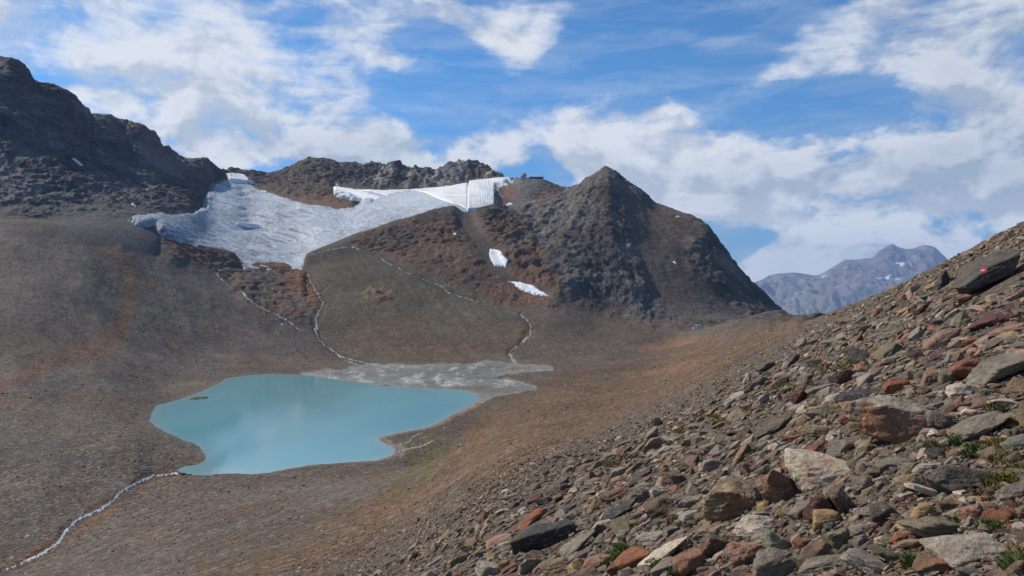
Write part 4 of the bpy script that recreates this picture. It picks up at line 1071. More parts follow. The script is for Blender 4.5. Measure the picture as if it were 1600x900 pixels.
stream([(492, 514, 1.1), (498, 530, 1.5), (506, 539, 1.6), (518, 546, 1.6), (528, 554, 1.9), (540, 560, 1.6), (556, 563, 1.6), (572, 567, 1.5), (598, 572, 1.2), (622, 578, 1)], 'thin stream winding from the gravel gully to the lake delta', drange=(790, 1200))
stream([(527, 554, 1.5), (540, 563, 1.5), (552, 568, 1.4), (562, 571, 1)], 'left arm of the thin stream forking near the delta', drange=(790, 1200))
stream([(481, 428, 1.5), (486, 442, 2), (497, 460, 2.5), (506, 474, 3), (498, 488, 3.4), (494, 500, 4), (497, 516, 4)], 'grey gravel gully running down from the glacier snout', M_gravel, 2.2, (900, 1320))
stream([(486, 398, 1.1), (520, 389, 1.2), (545, 385.5, 1.6), (556, 387, 2), (564, 392, 2)], 'pale trickle along the upper edge of the grey moraine', M_gravel, 1.6, (1100, 1400))
stream([(595, 403, 1.2), (600, 408, 1.8), (610, 413, 1.8), (622, 419, 1.5), (635, 426, 1.0)], 'short white cascade between the grey moraine and red rocks', brk=1.2, drange=(1000, 1400))
stream([(635, 426, .8), (660, 436, .9), (690, 447, 1.6), (698, 456, 1.4), (725, 465, 1.2), (752, 473, 1.2)], 'broken pale trickle below the red rocks', M_gravel, 1.8, (1000, 1400))
stream([(814, 492, 1.2), (826, 502, 1.4), (830, 512, 2.0), (828, 524, 1.8), (812, 538, 2), (796, 550, 3), (800, 560, 7), (806, 566, 9)], 'pale gravel channel fanning out onto the valley floor', M_gravel, 2.6, (850, 1250))
stream([(676, 688, 1.2), (670, 692, 2.6), (660, 697, 3), (640, 701, 2.6), (622, 706, 2.0), (606, 712, 2.2)], 'small pale inlet joining the lake from the right', M_gravel, brk=1.0, drange=(330, 520), lift=.15)
stream([(660, 676, 1.2), (646, 682, 1.6), (640, 690, 1.4), (622, 696, 1.4), (606, 697, 1.2)], 'thin pale rill crossing the brown spit', M_gravel, 1.0, (330, 560), .12)

# ================================================================== BUILDINGS AND LIFT
M_wall = simple_material('pale concrete', (.42, .41, .40), .8, .3, 0, .12, 1.2)
M_white = simple_material('white paint', (.78, .78, .77), .5, .4, 0, .06, 2.0)
M_steel = simple_material('galvanised steel', (.42, .43, .44), .45, .5, .7, .12, 2.0)
M_dark = simple_material('dark metal sheet', (.055, .06, .07), .5, .5, .2, .2, 1.0)
M_glass = simple_material('dark window glass', (.03, .04, .055), .08, .6, 0, .1, .5)

class MB:
    def __init__(self): self.v = []; self.f = []
    def box(self, c, s, rz=0.0):
        b = len(self.v); ca, sa = math.cos(rz), math.sin(rz)
        for k in range(8):
            x = (-.5, .5)[k & 1] * s[0]; y = (-.5, .5)[(k >> 1) & 1] * s[1]; z = (-.5, .5)[k >> 2] * s[2]
            self.v.append((c[0] + x * ca - y * sa, c[1] + x * sa + y * ca, c[2] + z))
        self.f += [tuple(b + i for i in q) for q in ((0, 2, 3, 1), (4, 5, 7, 6), (0, 1, 5, 4), (2, 6, 7, 3), (0, 4, 6, 2), (1, 3, 7, 5))]
        return self
    def prism(self, c, r0, r1, h, n=8, rot=0.0, sx=1.0, sy=1.0):
        b = len(self.v)
        for z, r in ((0, r0), (h, r1)):
            for i in range(n):
                a = 2 * math.pi * (i + .5) / n + rot
                self.v.append((c[0] + r * sx * math.cos(a), c[1] + r * sy * math.sin(a), c[2] + z))
        for i in range(n):
            j = (i + 1) % n
            self.f.append((b + i, b + j, b + n + j, b + n + i))
        self.f.append(tuple(b + n + i for i in range(n))); self.f.append(tuple(b + n - 1 - i for i in range(n)))
        return self
    def build(self, name, mat, parent=None):
        me = bpy.data.meshes.new(name); me.from_pydata(self.v, [], self.f); me.update(); me.materials.append(mat)
        return link(bpy.data.objects.new(name, me), parent)

def empty(name, loc, rz=0.0):
    o = bpy.data.objects.new(name, None); o.location = loc; o.rotation_euler = (0, 0, rz); o.empty_display_size = .5
    return link(o)

def spot(sh, px, py):
    P, N, row, ci = sh.locate([px], [py])
    return P[0]

# restaurant on the knoll
def crest(sh, px):
    c = int(round(np.interp(px, sh.px0, np.arange(len(sh.px0)))))
    m = sh.P[..., 1][:, c] > 0
    return sh.P[int(np.argmin(sh.qy[:, c])), c]
p0 = crest(B, 826)
u = p0[1] / F                      # metres to one reading at this distance
ro = tag(empty('mountain_restaurant', (p0[0], p0[1] - 2, p0[2] - 3), 0), 'low dark summit restaurant with long terrace on the rock knoll', 'restaurant')
top = (CY - 277.5) / F * p0[1] - (p0[2] - 3)
MB().box((12.5 * u, 0, top * .5 - 4), (21 * u, 16, top + 8)).build('wing', M_dark, ro)
MB().box((-4.0 * u, -1.5, top * .5 - 4), (12 * u, 15, top + 4.5)).build('terrace_wall', M_wall, ro)
MB().box((12.5 * u, 0, top + .9), (22 * u, 17.4, 1.0)).build('roof', M_steel, ro)
for k in range(6):
    MB().box((4.5 * u + k * 3.2 * u, -8.1, top - 3.4), (2.4 * u, .5, 2.8)).build('window', M_glass, ro)
rail = MB()
for k in range(9): rail.box((-9.6 * u + k * 1.4 * u, -8.6, top + .6), (.25, .25, 2.6))
rail.box((-4.0 * u, -8.6, top + 1.9), (11.6 * u, .3, .3)).build('railing', M_steel, ro)
MB().prism((-8.0 * u, 0, top - 1.2), 4.2 * u, 4.4 * u, 4.2 * u, 8, 0, 1, .8).build('hall', M_wall, ro)
MB().prism((-6.4 * u, 0, top + 3.4 * u), 4.6 * u, .4 * u, 3.6 * u, 8, 0, 1, .8).build('hall_roof', M_dark, ro)
for k in range(5):
    a = math.pi * (1.15 + .175 * k)
    MB().box((-8.0 * u + 4.25 * u * math.cos(a), 3.4 * u * math.sin(a), top + 1.0 * u), (1.3 * u, .6, 1.1 * u), a + math.pi / 2).build('window', M_glass, ro)
MB().box((-9.5 * u, 2, top + 5.2 * u), (.8, .8, 8.5 * u)).build('mast', M_steel, ro)
MB().box((-4.0 * u, 2, top + 5.0 * u), (.8, .8, 6.4 * u)).build('mast', M_steel, ro)
p1 = crest(B, 802)
pl = tag(empty('viewing_platform', (p1[0], p1[1], p1[2] - 2)), 'small dark lift platform beside the top corner of the white cover', 'platform')
MB().box((0, 0, 1.4), (7.0 * u, 9, 4.8)).build('deck', M_dark, pl)
for k in (-1, 1): MB().box((k * 2.6 * u, -3.5, 6.2), (.5, .5, 6)).build('post', M_dark, pl)
MB().box((0, -3.5, 7.2), (6.2 * u, .4, .4)).build('railing', M_dark, pl)
MB().prism((-.6 * u, 0, 3.6), 1.3 * u, 1.1 * u, 3.0 * u, 6).build('wheel_housing', M_dark, pl)

# cairn on the grey crest
pc = spot(B, 732.5, 258.6)
ca = tag(empty('cairn', tuple(pc)), 'dark cairn on the highest point of the grey crags', 'cairn')
rr = random.Random(4)
for k in range(5):
    MB().prism((rr.uniform(-.8, .8), rr.uniform(-.8, .8), -1.0 + k * 1.7), 3.6 - k * .55, 3.2 - k * .6, 1.9, 6, rr.random() * 3).build('stone', M_dark, ca)

# ski lift on the ice
B_g = g_ob.data
gco = np.empty(len(B_g.vertices) * 3, np.float32); B_g.vertices.foreach_get('co', gco); gco = gco.reshape(-1, 3)
gpx = CX + F * gco[:, 0] / gco[:, 1]; gpy = CY - F * gco[:, 2] / gco[:, 1]
first = None
for (x, y, lab) in [(371.5, 297, 'topmost lift pylon, standing just under the white fleece block'), (374, 308, 'second lift pylon down the line on the ice'), (375.5, 322, 'middle lift pylon on the open ice'),
                    (377, 336, 'fourth lift pylon, above the narrow white strip'), (380, 351, 'lowest lift pylon, right at the narrow white strip of cover')]:
    i = np.argmin((gpx - x) ** 2 + (gpy - y) ** 2); q = gco[i]
    if first is None:
        first = empty('lift_pylon', tuple(q))
        for s in (-1, 1): MB().prism((s * 2.6, 0, -3), .62, .5, 21, 6).build('post', M_white, first)
        MB().box((0, 0, 18.3), (11, .9, .9)).build('crossarm', M_steel, first)
        MB().box((-4.6, 0, 17.2), (1.2, 1.6, 1.2)).build('sheave', M_dark, first)
        MB().box((4.6, 0, 17.2), (1.2, 1.6, 1.2)).build('sheave', M_dark, first)
        o = first; parts = list(first.children)
    else:
        o = link(first.copy()); o.location = tuple(q)
        for ch in parts: link(ch.copy(), o)
    tag(o, lab, 'lift pylon', 'ski lift pylons on the glacier')

# hut at the pass
ph = spot(T, 1091, 514.5); u = ph[1] / F
hb = tag(empty('hut', (ph[0], ph[1] + 3, ph[2]), R(-18)), 'small white box hut with a dark window standing at the pass', 'hut')
MB().box((0, 0, 2.6), (7.6 * u, 5.5, 6.2)).build('wall', M_white, hb)
MB().box((0, 0, 5.95), (8.0 * u, 6.1, .4)).build('roof', M_white, hb)
MB().box((1.9 * u, -2.76, 4.1), (3.2 * u, .12, 2.0)).build('window', M_glass, hb)
MB().box((-2.2 * u, -2.76, 1.3), (1.2 * u, .1, 2.2)).build('door', M_steel, hb)
MB().box((4.6 * u, -.5, -.3), (3.6 * u, 5, 1.4)).build('step', M_wall, hb)
pt = spot(T, 1084.5, 514.2)
tk = tag(empty('water_tank', (pt[0], pt[1] + 2, pt[2])), 'small round pale tank just left of the white hut', 'tank')
MB().prism((0, 0, -.5), 1.5, 1.5, 2.8, 10).build('drum', M_white, tk)
MB().prism((0, 0, 2.32), 1.55, .6, .8, 10).build('lid', M_steel, tk)
pp = spot(T, 1103.5, 515.0)
po = tag(empty('marker_pole', (pp[0], pp[1], pp[2])), 'thin pale marker pole to the right of the white hut', 'pole')
MB().prism((0, 0, -.4), .28, .2, 4.6, 6).build('shaft', M_white, po)
MB().prism((0, 0, 4.22), .3, .1, .3, 6).build('cap', M_steel, po)

# ================================================================== ROCKS
def ico(sub):
    t = (1 + 5 ** .5) / 2
    V = [(-1, t, 0), (1, t, 0), (-1, -t, 0), (1, -t, 0), (0, -1, t), (0, 1, t), (0, -1, -t), (0, 1, -t), (t, 0, -1), (t, 0, 1), (-t, 0, -1), (-t, 0, 1)]
    Fc = [(0, 11, 5), (0, 5, 1), (0, 1, 7), (0, 7, 10), (0, 10, 11), (1, 5, 9), (5, 11, 4), (11, 10, 2), (10, 7, 6), (7, 1, 8), (3, 9, 4), (3, 4, 2), (3, 2, 6), (3, 6, 8), (3, 8, 9), (4, 9, 5), (2, 4, 11), (6, 2, 10), (8, 6, 7), (9, 8, 1)]
    V = [np.array(v) / np.linalg.norm(v) for v in V]
    for _ in range(sub):
        mid = {}; nf = []
        def m(a, b):
            k = (min(a, b), max(a, b))
            if k not in mid:
                q = V[a] + V[b]; V.append(q / np.linalg.norm(q)); mid[k] = len(V) - 1
            return mid[k]
        for a, b, c in Fc:
            x, y, z = m(a, b), m(b, c), m(c, a)
            nf += [(a, x, z), (b, y, x), (c, z, y), (x, y, z)]
        Fc = nf
    return np.array(V), np.array(Fc)
ICO = {k: ico(k) for k in (1, 2, 3, 4)}

def rock_shape(seed, sub, planes=7, p=16, cut=(.62, .95), strata=.02, rough=.06, taper=0.0):
    """a broken block: the unit ball cut by joint planes, with layered ledges and chips"""
    r_ = np.random.RandomState(seed)
    V, Fc = ICO[sub]
    acc = 0
    ax = np.eye(3)
    for i in range(3):
        for s in (-1, 1):
            nrm_ = ax[i] * s + r_.normal(size=3) * .22
            nrm_ /= np.linalg.norm(nrm_)
            acc = acc + np.maximum(0, V @ nrm_ / r_.uniform(.82, 1.0)) ** p
    for _ in range(planes):
        nrm_ = r_.normal(size=3); nrm_ /= np.linalg.norm(nrm_)
        acc = acc + np.maximum(0, V @ nrm_ / r_.uniform(*cut)) ** p
    rad_ = (acc + 1e-6) ** (-1 / p)
    Q = V * rad_[:, None]
    if taper:
        Q[:, 2] *= 1 - taper * (Q[:, 0] * .5 + .5)
    if sub >= 2:
        off = seed * 3.7 % 91
        tl = r_.normal(size=3) * .25 + np.array([0, 0, 1.0])
        lay_ = (Q @ tl)[:, None] * np.array([0, 0, 1.0]) * 5 + Q * .8
        Q = Q + V * (strata * 2.2 * gnoise(lay_[:, 0] + off, lay_[:, 1], lay_[:, 2]) + rough * 2.0 * fbm(Q, .9, 4, .58, True, off=off) - rough * .6 + rough * .8 * fbm(Q, .22, 3, .6, off=off))[:, None]
    return Q, Fc

def rock_material(name, individual):
    mt = bpy.data.materials.new(name)
    n, b = principled(mt)
    if individual:
        oi = n.node('ShaderNodeObjectInfo')
        base = oi.outputs['Color']
        rust = n.attr('rust', 'Fac', 'OBJECT')
        p = n.vmath('ADD', n.node('ShaderNodeTexCoord').outputs['Object'], n.scale(n.combine(1.0, 0.7, 0.4), n.math('MULTIPLY', oi.outputs['Random'], 37.0)))
    else:
        base = n.attr('alb')
        rust = 0.18
        p = n.node('ShaderNodeNewGeometry').outputs['Position']
    k = 1.0
    n_big = n.noise(p, 2.2 * k, 8, .62, .4)
    n_fin = n.noise(p, 14.0 * k, 8, .72)
    n_gr = n.noise(p, 60.0 * k, 5, .75)
    lay_ = n.noise(n.vmath('MULTIPLY', p, (1.6, 1.6, 17.0)), 1.0, 6, .65, .5)
    f = n.math('MULTIPLY', n.remap(n_fin, .28, .72, .50, 1.55, clamp=False), n.remap(n_gr, .25, .75, .62, 1.40, clamp=False))
    f = n.math('MULTIPLY', f, n.remap(lay_, .3, .7, .86, 1.14, clamp=False))
    f = n.math('MULTIPLY', f, n.remap(n_big, .3, .7, .72, 1.30, clamp=False))
    f = n.math('MAXIMUM', f, .15)
    c = n.mix(1.0, base, n.combine(n.math('MULTIPLY', f, 1.30), n.math('MULTIPLY', f, 1.14), n.math('MULTIPLY', f, .98)), 'MULTIPLY')
    # iron staining
    rm = n.remap(n.math('ADD', n_big, n.math('MULTIPLY', n.math('SUBTRACT', n_fin, .5), .35)), n.math('SUBTRACT', .66, n.math('MULTIPLY', rust, .32)), n.math('SUBTRACT', .76, n.math('MULTIPLY', rust, .28)))
    rcol = n.mix(n.remap(n_fin, .35, .65), col(.17, .066, .032), col(.36, .150, .062))
    if individual:
        gn = n.node('ShaderNodeSeparateXYZ'); n.link(n.node('ShaderNodeNewGeometry').outputs['Normal'], gn.inputs[0])
        face = n.remap(n.math('SUBTRACT', n.math('MULTIPLY', gn.outputs[1], -1.0), n.math('MULTIPLY', gn.outputs[2], .9)), -.35, .15, 0.0, 1.0)
        rf_ = n.attr('rust_face', 'Fac', 'OBJECT')
        rm = n.math('MULTIPLY', rm, n.math('ADD', n.math('SUBTRACT', 1.0, rf_), n.math('MULTIPLY', rf_, face)))
    c = n.mix(n.math('MULTIPLY', rm, n.math('MINIMUM', n.math('MULTIPLY', rust, 2.2), .85)), c, rcol)
    # lichen: grey green crusts, a few pale ones
    v = n.noise(n.vmath('ADD', p, (7.1, 3.3, 1.7)), 9.0 * k, 6, .68)
    c = n.mix(n.remap(v, .56, .64, 0, .45), c, col(.235, .245, .205))
    v2 = n.noise(n.vmath('ADD', p, (1.1, 8.3, 4.7)), 26.0 * k, 4, .6)
    c = n.mix(n.remap(v2, .63, .69, 0, .55), c, col(.40, .40, .36))
    v3 = n.noise(n.vmath('ADD', p, (5.1, 2.3, 9.7)), 19.0 * k, 4, .6)
    c = n.mix(n.remap(v3, .62, .68, 0, .6), c, col(.035, .033, .033))
    n.setin(b.inputs['Base Color'], c)
    n.setin(b.inputs['Roughness'], n.remap(n_fin, .3, .7, .62, .92))
    b.inputs['Specular IOR Level'].default_value = .28
    hb = n.math('ADD', n.math('MULTIPLY', n_fin, .05), n.math('MULTIPLY', n_gr, .012))
    hb = n.math('ADD', hb, n.math('MULTIPLY', lay_, .012))
    hb = n.math('ADD', hb, n.math('MULTIPLY', n.math('ABSOLUTE', n.math('SUBTRACT', n_big, .5)), .10))
    n.setin(b.inputs['Normal'], n.bump(hb, .85, 1.0))
    return mt
M_rock = rock_material('lichened rock', True)
M_stone = rock_material('scree stones', False)

GREY, LGREY, DGREY = (.165, .147, .124), (.265, .242, .208), (.074, .067, .061)
TAN, BROWN, RUSTC, MAROON = (.205, .158, .105), (.125, .088, .064), (.175, .066, .036), (.082, .036, .034)
OCHRE, PALE, GGREEN, CHAR, PINK, OLIVE = (.26, .185, .095), (.38, .345, .295), (.180, .182, .146), (.046, .043, .044), (.225, .140, .108), (.145, .128, .082)

# (bearing, reading, width, height, tilt, colour, rust, seed, pointedness, short name, label)
HEROES = [
    (1398, 655, 122, 100, 14, LGREY, .95, 1, .05, 'orange faced boulder', 'largest boulder, grey topped with a rust orange broken face'),
    (1545, 428, 118, 66, 24, DGREY, .12, 2, .2, 'overhanging dark boulder', 'overhanging dark grey boulder bearing a red and white painted trail mark'),
    (1520, 578, 62, 40, 6, RUSTC, .5, 3, .15, 'red notched block', 'rust red block with a shaded notched underside near the right edge'),
    (1400, 603, 44, 26, 6, RUSTC, .6, 4, .1, 'rounded red stone', 'rounded rust red stone just above the largest boulder'),
    (1572, 574, 92, 46, 20, GREY, .05, 5, .1, 'broad grey slab', 'broad grey slab cut by the right edge of the view beside the red block'),
    (1500, 612, 46, 26, 8, PALE, .25, 6, .1, 'beige stone', 'pale beige stone below the red notched block'),
    (1484, 590, 32, 26, 0, OLIVE, .2, 7, 0, 'lumpy olive stone', 'lumpy olive grey stone left of the red notched block'),
    (1338, 624, 64, 28, 12, CHAR, .0, 8, .1, 'near black stone', 'nearly black purple stone on top of a small ochre stone'),
    (1336, 638, 34, 22, 14, OCHRE, .2, 9, 0, 'ochre wedge', 'small ochre stone tucked under the nearly black stone'),
    (1283, 674, 50, 26, 6, TAN, .25, 10, 0, 'tan block', 'flat topped tan grey block left of the largest boulder'),
    (1210, 668, 62, 30, 30, DGREY, .3, 11, .2, 'long dark slab', 'long dark slab tilted up to the right with a rusty underside'),
    (1322, 588, 38, 30, 20, MAROON, .2, 12, .2, 'maroon wedge', 'maroon wedge pointing up beside the yellow moss'),
    (1247, 622, 28, 28, 30, MAROON, .1, 13, .2, 'dark maroon block', 'dark maroon block below the strip of yellow moss'),
    (1275, 741, 88, 58, 6, PALE, .42, 14, .05, 'cream topped boulder', 'cream grey rounded boulder with an orange patch on its left'),
    (1143, 786, 100, 72, 14, TAN, .52, 15, .15, 'layered tan boulder', 'big layered tan and rust boulder with a dark undercut'),
    (1222, 768, 66, 50, 4, BROWN, .3, 16, .05, 'brown block', 'dark brown block squeezed between the layered tan and cream topped boulders'),
    (1184, 820, 62, 32, 4, PALE, .1, 17, .1, 'flat pale rock', 'flat pale topped rock with a dark underside, a pebble lying on it'),
    (1197, 804, 26, 14, -10, GREY, .1, 18, 0, 'pebble on the flat pale rock', 'small grey brown pebble lying on the flat pale topped rock'),
    (1290, 796, 50, 56, -28, MAROON, .5, 19, .1, 'maroon dome', 'maroon red domed rock under the cream topped boulder'),
    (1320, 786, 36, 44, -48, BROWN, .45, 20, .1, 'leaning brown wedge', 'brown wedge leaning right against the maroon dome'),
    (1292, 812, 44, 36, 12, OCHRE, .2, 21, .05, 'ochre block', 'ochre yellow block in front of the maroon dome'),
    (1250, 800, 42, 32, 22, GREY, .0, 22, .2, 'slate grey shard', 'slate grey shard left of the maroon dome'),
    (1316, 846, 48, 36, 4, OLIVE, .1, 23, 0, 'square olive block', 'square dark olive block below the ochre block'),
    (1216, 850, 48, 38, -18, GGREEN, .1, 24, .2, 'green grey wedge', 'light green grey wedge above the big tan shouldered rock'),
    (1216, 882, 86, 60, 22, GREY, .3, 25, .2, 'tan shouldered rock', 'big grey rock with a tan shoulder on the bottom edge of the view'),
    (1165, 868, 62, 46, 14, PINK, .3, 26, .1, 'reddish grey rock', 'reddish grey rock left of the tan shouldered rock'),
    (1120, 852, 56, 38, -12, DGREY, .66, 27, .1, 'striped rock', 'dark layered rock with a bright orange patch'),
    (1292, 880, 72, 30, 22, GREY, .1, 28, .1, 'long grey bar', 'long grey bar of rock leaning up to the right at the bottom edge'),
    (1266, 868, 40, 46, 48, BROWN, .45, 29, .2, 'leaning brown slab', 'brown slab leaning against the long grey bar'),
    (1496, 751, 102, 46, -4, DGREY, .05, 30, .05, 'dark pyramid', 'dark grey pyramid shaped boulder beside the grassy path'),
    (1450, 768, 60, 22, -18, PALE, .0, 31, .1, 'white slab', 'white slab jammed under the left end of the dark pyramid'),
    (1424, 757, 54, 40, 12, TAN, .3, 32, .05, 'tan boulder', 'tan boulder left of the white slab'),
    (1380, 804, 54, 36, 6, DGREY, .05, 33, .05, 'dark smooth rock', 'dark smooth rock left of the ochre stone with white crust'),
    (1470, 826, 112, 38, -7, OLIVE, .15, 34, .1, 'long olive rock', 'long olive grey rock in the lower right with a shadowed base'),
    (1526, 858, 122, 50, 8, LGREY, .1, 35, .1, 'pale layered slab', 'big pale layered slab lying in the lower right corner'),
    (1460, 882, 72, 42, 12, BROWN, .5, 36, .05, 'brown orange block', 'brown orange block under the left end of the pale layered slab'),
    (1440, 800, 32, 26, 10, OCHRE, .35, 37, 0, 'crusted ochre stone', 'ochre yellow stone with white crust above the long olive rock'),
    (1522, 802, 36, 30, 20, PINK, .5, 38, .1, 'orange tan stone', 'orange tan pointed stone right of the crusted ochre stone'),
    (1588, 768, 56, 30, 12, GREY, .1, 39, .05, 'grey edge rock', 'grey rock at the right edge beyond the dark pyramid'),
    (1392, 868, 72, 28, -20, OLIVE, .2, 40, .15, 'olive slab', 'olive slab tilted down to the right near the bottom edge'),
    (1362, 886, 96, 40, -22, LGREY, .35, 41, .1, 'pale stained slab', 'pale grey slab with a red stain on the bottom edge'),
    (1530, 668, 92, 46, 26, GREY, .08, 42, .2, 'ridged grey rock', 'ridged grey rock right of the largest boulder'),
    (1468, 658, 36, 36, -12, GREY, .1, 43, .15, 'grey cube', 'grey cube wedged against the right side of the largest boulder'),
    (1574, 629, 58, 13, 3, PALE, .1, 44, .1, 'thin pale plank', 'thin pale plank of stone lying on the path at the right edge'),
    (1570, 654, 44, 16, 4, LGREY, .05, 45, .1, 'flat grey plate', 'flat grey plate by the grass at the right edge of the path'),
    (1556, 690, 42, 20, -18, PINK, .3, 46, .1, 'pinkish plate', 'pinkish plate lying on the gravel path below the ridged grey rock'),
    (850, 838, 96, 58, 24, CHAR, .0, 47, .15, 'charcoal slab', 'charcoal slab tilted up to the right, alone on the lower scree'),
    (832, 810, 60, 24, 34, RUSTC, .5, 48, .2, 'rusty sliver', 'rust red sliver showing behind the charcoal slab'),
    (780, 842, 46, 18, 22, PINK, .3, 49, .1, 'pink plate', 'flat pink plate left of the charcoal slab'),
    (980, 877, 60, 44, 34, RUSTC, .9, 50, .15, 'rust orange wedge', 'bright rust orange wedge beside a green grass tuft'),
    (970, 796, 66, 28, 30, CHAR, .0, 51, .2, 'small charcoal slab', 'smaller charcoal slab leaning up to the right above the rust orange wedge'),
    (962, 774, 52, 24, 14, BROWN, .65, 52, .1, 'rusty brown block', 'rusty brown block just above the smaller charcoal slab'),
    (1003, 776, 30, 26, -6, GREY, .1, 53, 0, 'grey lump', 'rounded grey lump right of the rusty brown block'),
    (1027, 769, 26, 20, 0, PALE, .0, 54, 0, 'chalky stone', 'chalky pale stone right of the rounded grey lump'),
    (1056, 750, 40, 24, 0, BROWN, .4, 55, .05, 'upper brown block', 'brown block above the chalky pale stone'),
    (1076, 812, 36, 24, 6, GGREEN, .1, 56, .05, 'green grey block', 'green grey block left of the layered tan boulder'),
    (1024, 838, 58, 22, 10, LGREY, .2, 57, .1, 'flat light stone', 'flat light grey stone above the white streaked slab'),
    (1040, 862, 72, 26, 32, PALE, .0, 58, .2, 'white streaked slab', 'white grey streaked slab leaning up to the right above the bottom edge'),
    (1046, 886, 58, 34, 26, GREY, .05, 59, .1, 'grey slab at the bottom', 'grey slab on the bottom edge under the white streaked slab'),
    (1080, 878, 50, 60, 34, PINK, .75, 60, .15, 'mottled rusty rock', 'mottled rusty grey rock on the bottom edge beside the striped rock'),
    (905, 850, 52, 28, 40, GREY, .05, 61, .2, 'leaning grey blade', 'grey blade leaning up to the right below the charcoal slab'),
    (900, 872, 44, 24, 22, GREY, .1, 62, .1, 'grey bread stone', 'loaf shaped grey stone under the leaning grey blade'),
    (934, 880, 52, 26, 14, PINK, .45, 63, .1, 'salmon stone', 'salmon coloured flat stone left of the rust orange wedge'),
    (870, 890, 62, 32, 6, OLIVE, .2, 64, .1, 'olive bottom rock', 'olive rock on the bottom edge below the loaf shaped stone'),
    (762, 892, 46, 30, -12, LGREY, .1, 65, .05, 'pinkish grey stone', 'pale grey stone on the bottom edge beside a small orange stone'),
    (788, 885, 22, 20, 0, OCHRE, .95, 66, 0, 'small orange stone', 'small bright orange stone near the bottom edge'),
    (822, 890, 36, 26, 0, GGREEN, .1, 67, .05, 'mossy green stone', 'green grey stone between the small orange stone and the olive bottom rock'),
    (1020, 680, 26, 17, 24, GREY, .0, 69, .1, 'high grey stone', 'grey stone standing out on the upper middle scree by yellow moss'),
    (1200, 572, 34, 20, 8, DGREY, .0, 70, .1, 'dark slate stone', 'dark slate stone high on the slope left of the yellow moss strip'),
    (1272, 566, 26, 16, 10, DGREY, .0, 71, .1, 'upper slate stone', 'second dark slate stone higher up near the top of the moss strip'),
    (1552, 500, 64, 28, 30, MAROON, .1, 72, .2, 'purple brown slab', 'long purple brown slab in the upper right below the overhanging boulder'),
    (1574, 517, 62, 20, 20, PINK, .1, 73, .15, 'pinkish grey slab', 'pinkish grey slab under the purple brown slab'),
    (1552, 522, 30, 18, 10, DGREY, .1, 74, .1, 'shaded dark stone', 'shaded dark stone at the left end of the pinkish grey slab'),
    (1465, 505, 24, 13, 8, CHAR, .0, 75, .1, 'small black stone', 'small black stone in the upper right scree'),
    (1520, 534, 26, 18, 20, RUSTC, .4, 76, .1, 'small rust block', 'small rust brown block left of the pinkish grey slab'),
    (1508, 468, 28, 13, 14, RUSTC, .8, 77, .1, 'orange chip', 'orange chip below the overhanging dark boulder'),
    (1316, 698, 54, 32, 20, GREY, .1, 78, .1, 'grey footing stone', 'grey stone at the left foot of the largest boulder'),
    (1262, 712, 62, 26, 36, MAROON, .6, 79, .2, 'purple orange slab', 'purple and orange slab above the cream topped boulder'),
    (1116, 726, 34, 24, 12, GREY, .0, 80, .2, 'grey tooth', 'grey pointed stone just above the layered tan boulder'),
    (1350, 758, 46, 30, 12, GREY, .05, 81, .05, 'grey cobble', 'rounded grey cobble right of the cream topped boulder'),
    (1374, 738, 40, 18, 6, DGREY, .05, 82, .1, 'dark plate', 'dark plate under the largest boulder'),
    (1400, 724, 66, 18, 6, GREY, .0, 83, .1, 'grey sheet', 'flat grey sheet of stone at the foot of the largest boulder'),
    (1452, 731, 50, 17, 4, LGREY, .05, 84, .1, 'light sheet', 'flat light grey sheet of stone above the tan boulder'),
    (1545, 795, 30, 18, 4, BROWN, .3, 85, .1, 'brown cobble', 'brown cobble right of the orange tan pointed stone'),
    (1410, 840, 44, 20, 16, RUSTC, .5, 86, .1, 'rust cobble', 'rust brown cobble left of the long olive rock'),
    (1424, 850, 40, 18, 12, TAN, .3, 87, .1, 'tan cobble', 'tan cobble below the rust brown cobble'),
    (1350, 800, 36, 20, 16, LGREY, .1, 88, .1, 'light cobble', 'light grey cobble left of the dark smooth rock'),
    (1345, 830, 40, 22, 10, GREY, .1, 89, .1, 'mid cobble', 'grey cobble between the square olive block and the dark smooth rock'),
]
rock_root = []
occupied = []
def place_frame(px, py, tilt, nrm_, yaw):
    """rotation matrix: long axis along the bearing's right, tilted in the vertical plane facing the viewer"""
    ct, st_ = math.cos(R(tilt)), math.sin(R(tilt))
    Rt = np.array([[ct, 0, -st_], [0, 1, 0], [st_, 0, ct]])
    cy, sy = math.cos(yaw), math.sin(yaw)
    Ry = np.array([[cy, -sy, 0], [sy, cy, 0], [0, 0, 1]])
    return Rt @ Ry
import mathutils
def set_rot(o, M):
    o.rotation_euler = mathutils.Matrix(M.tolist()).to_euler()

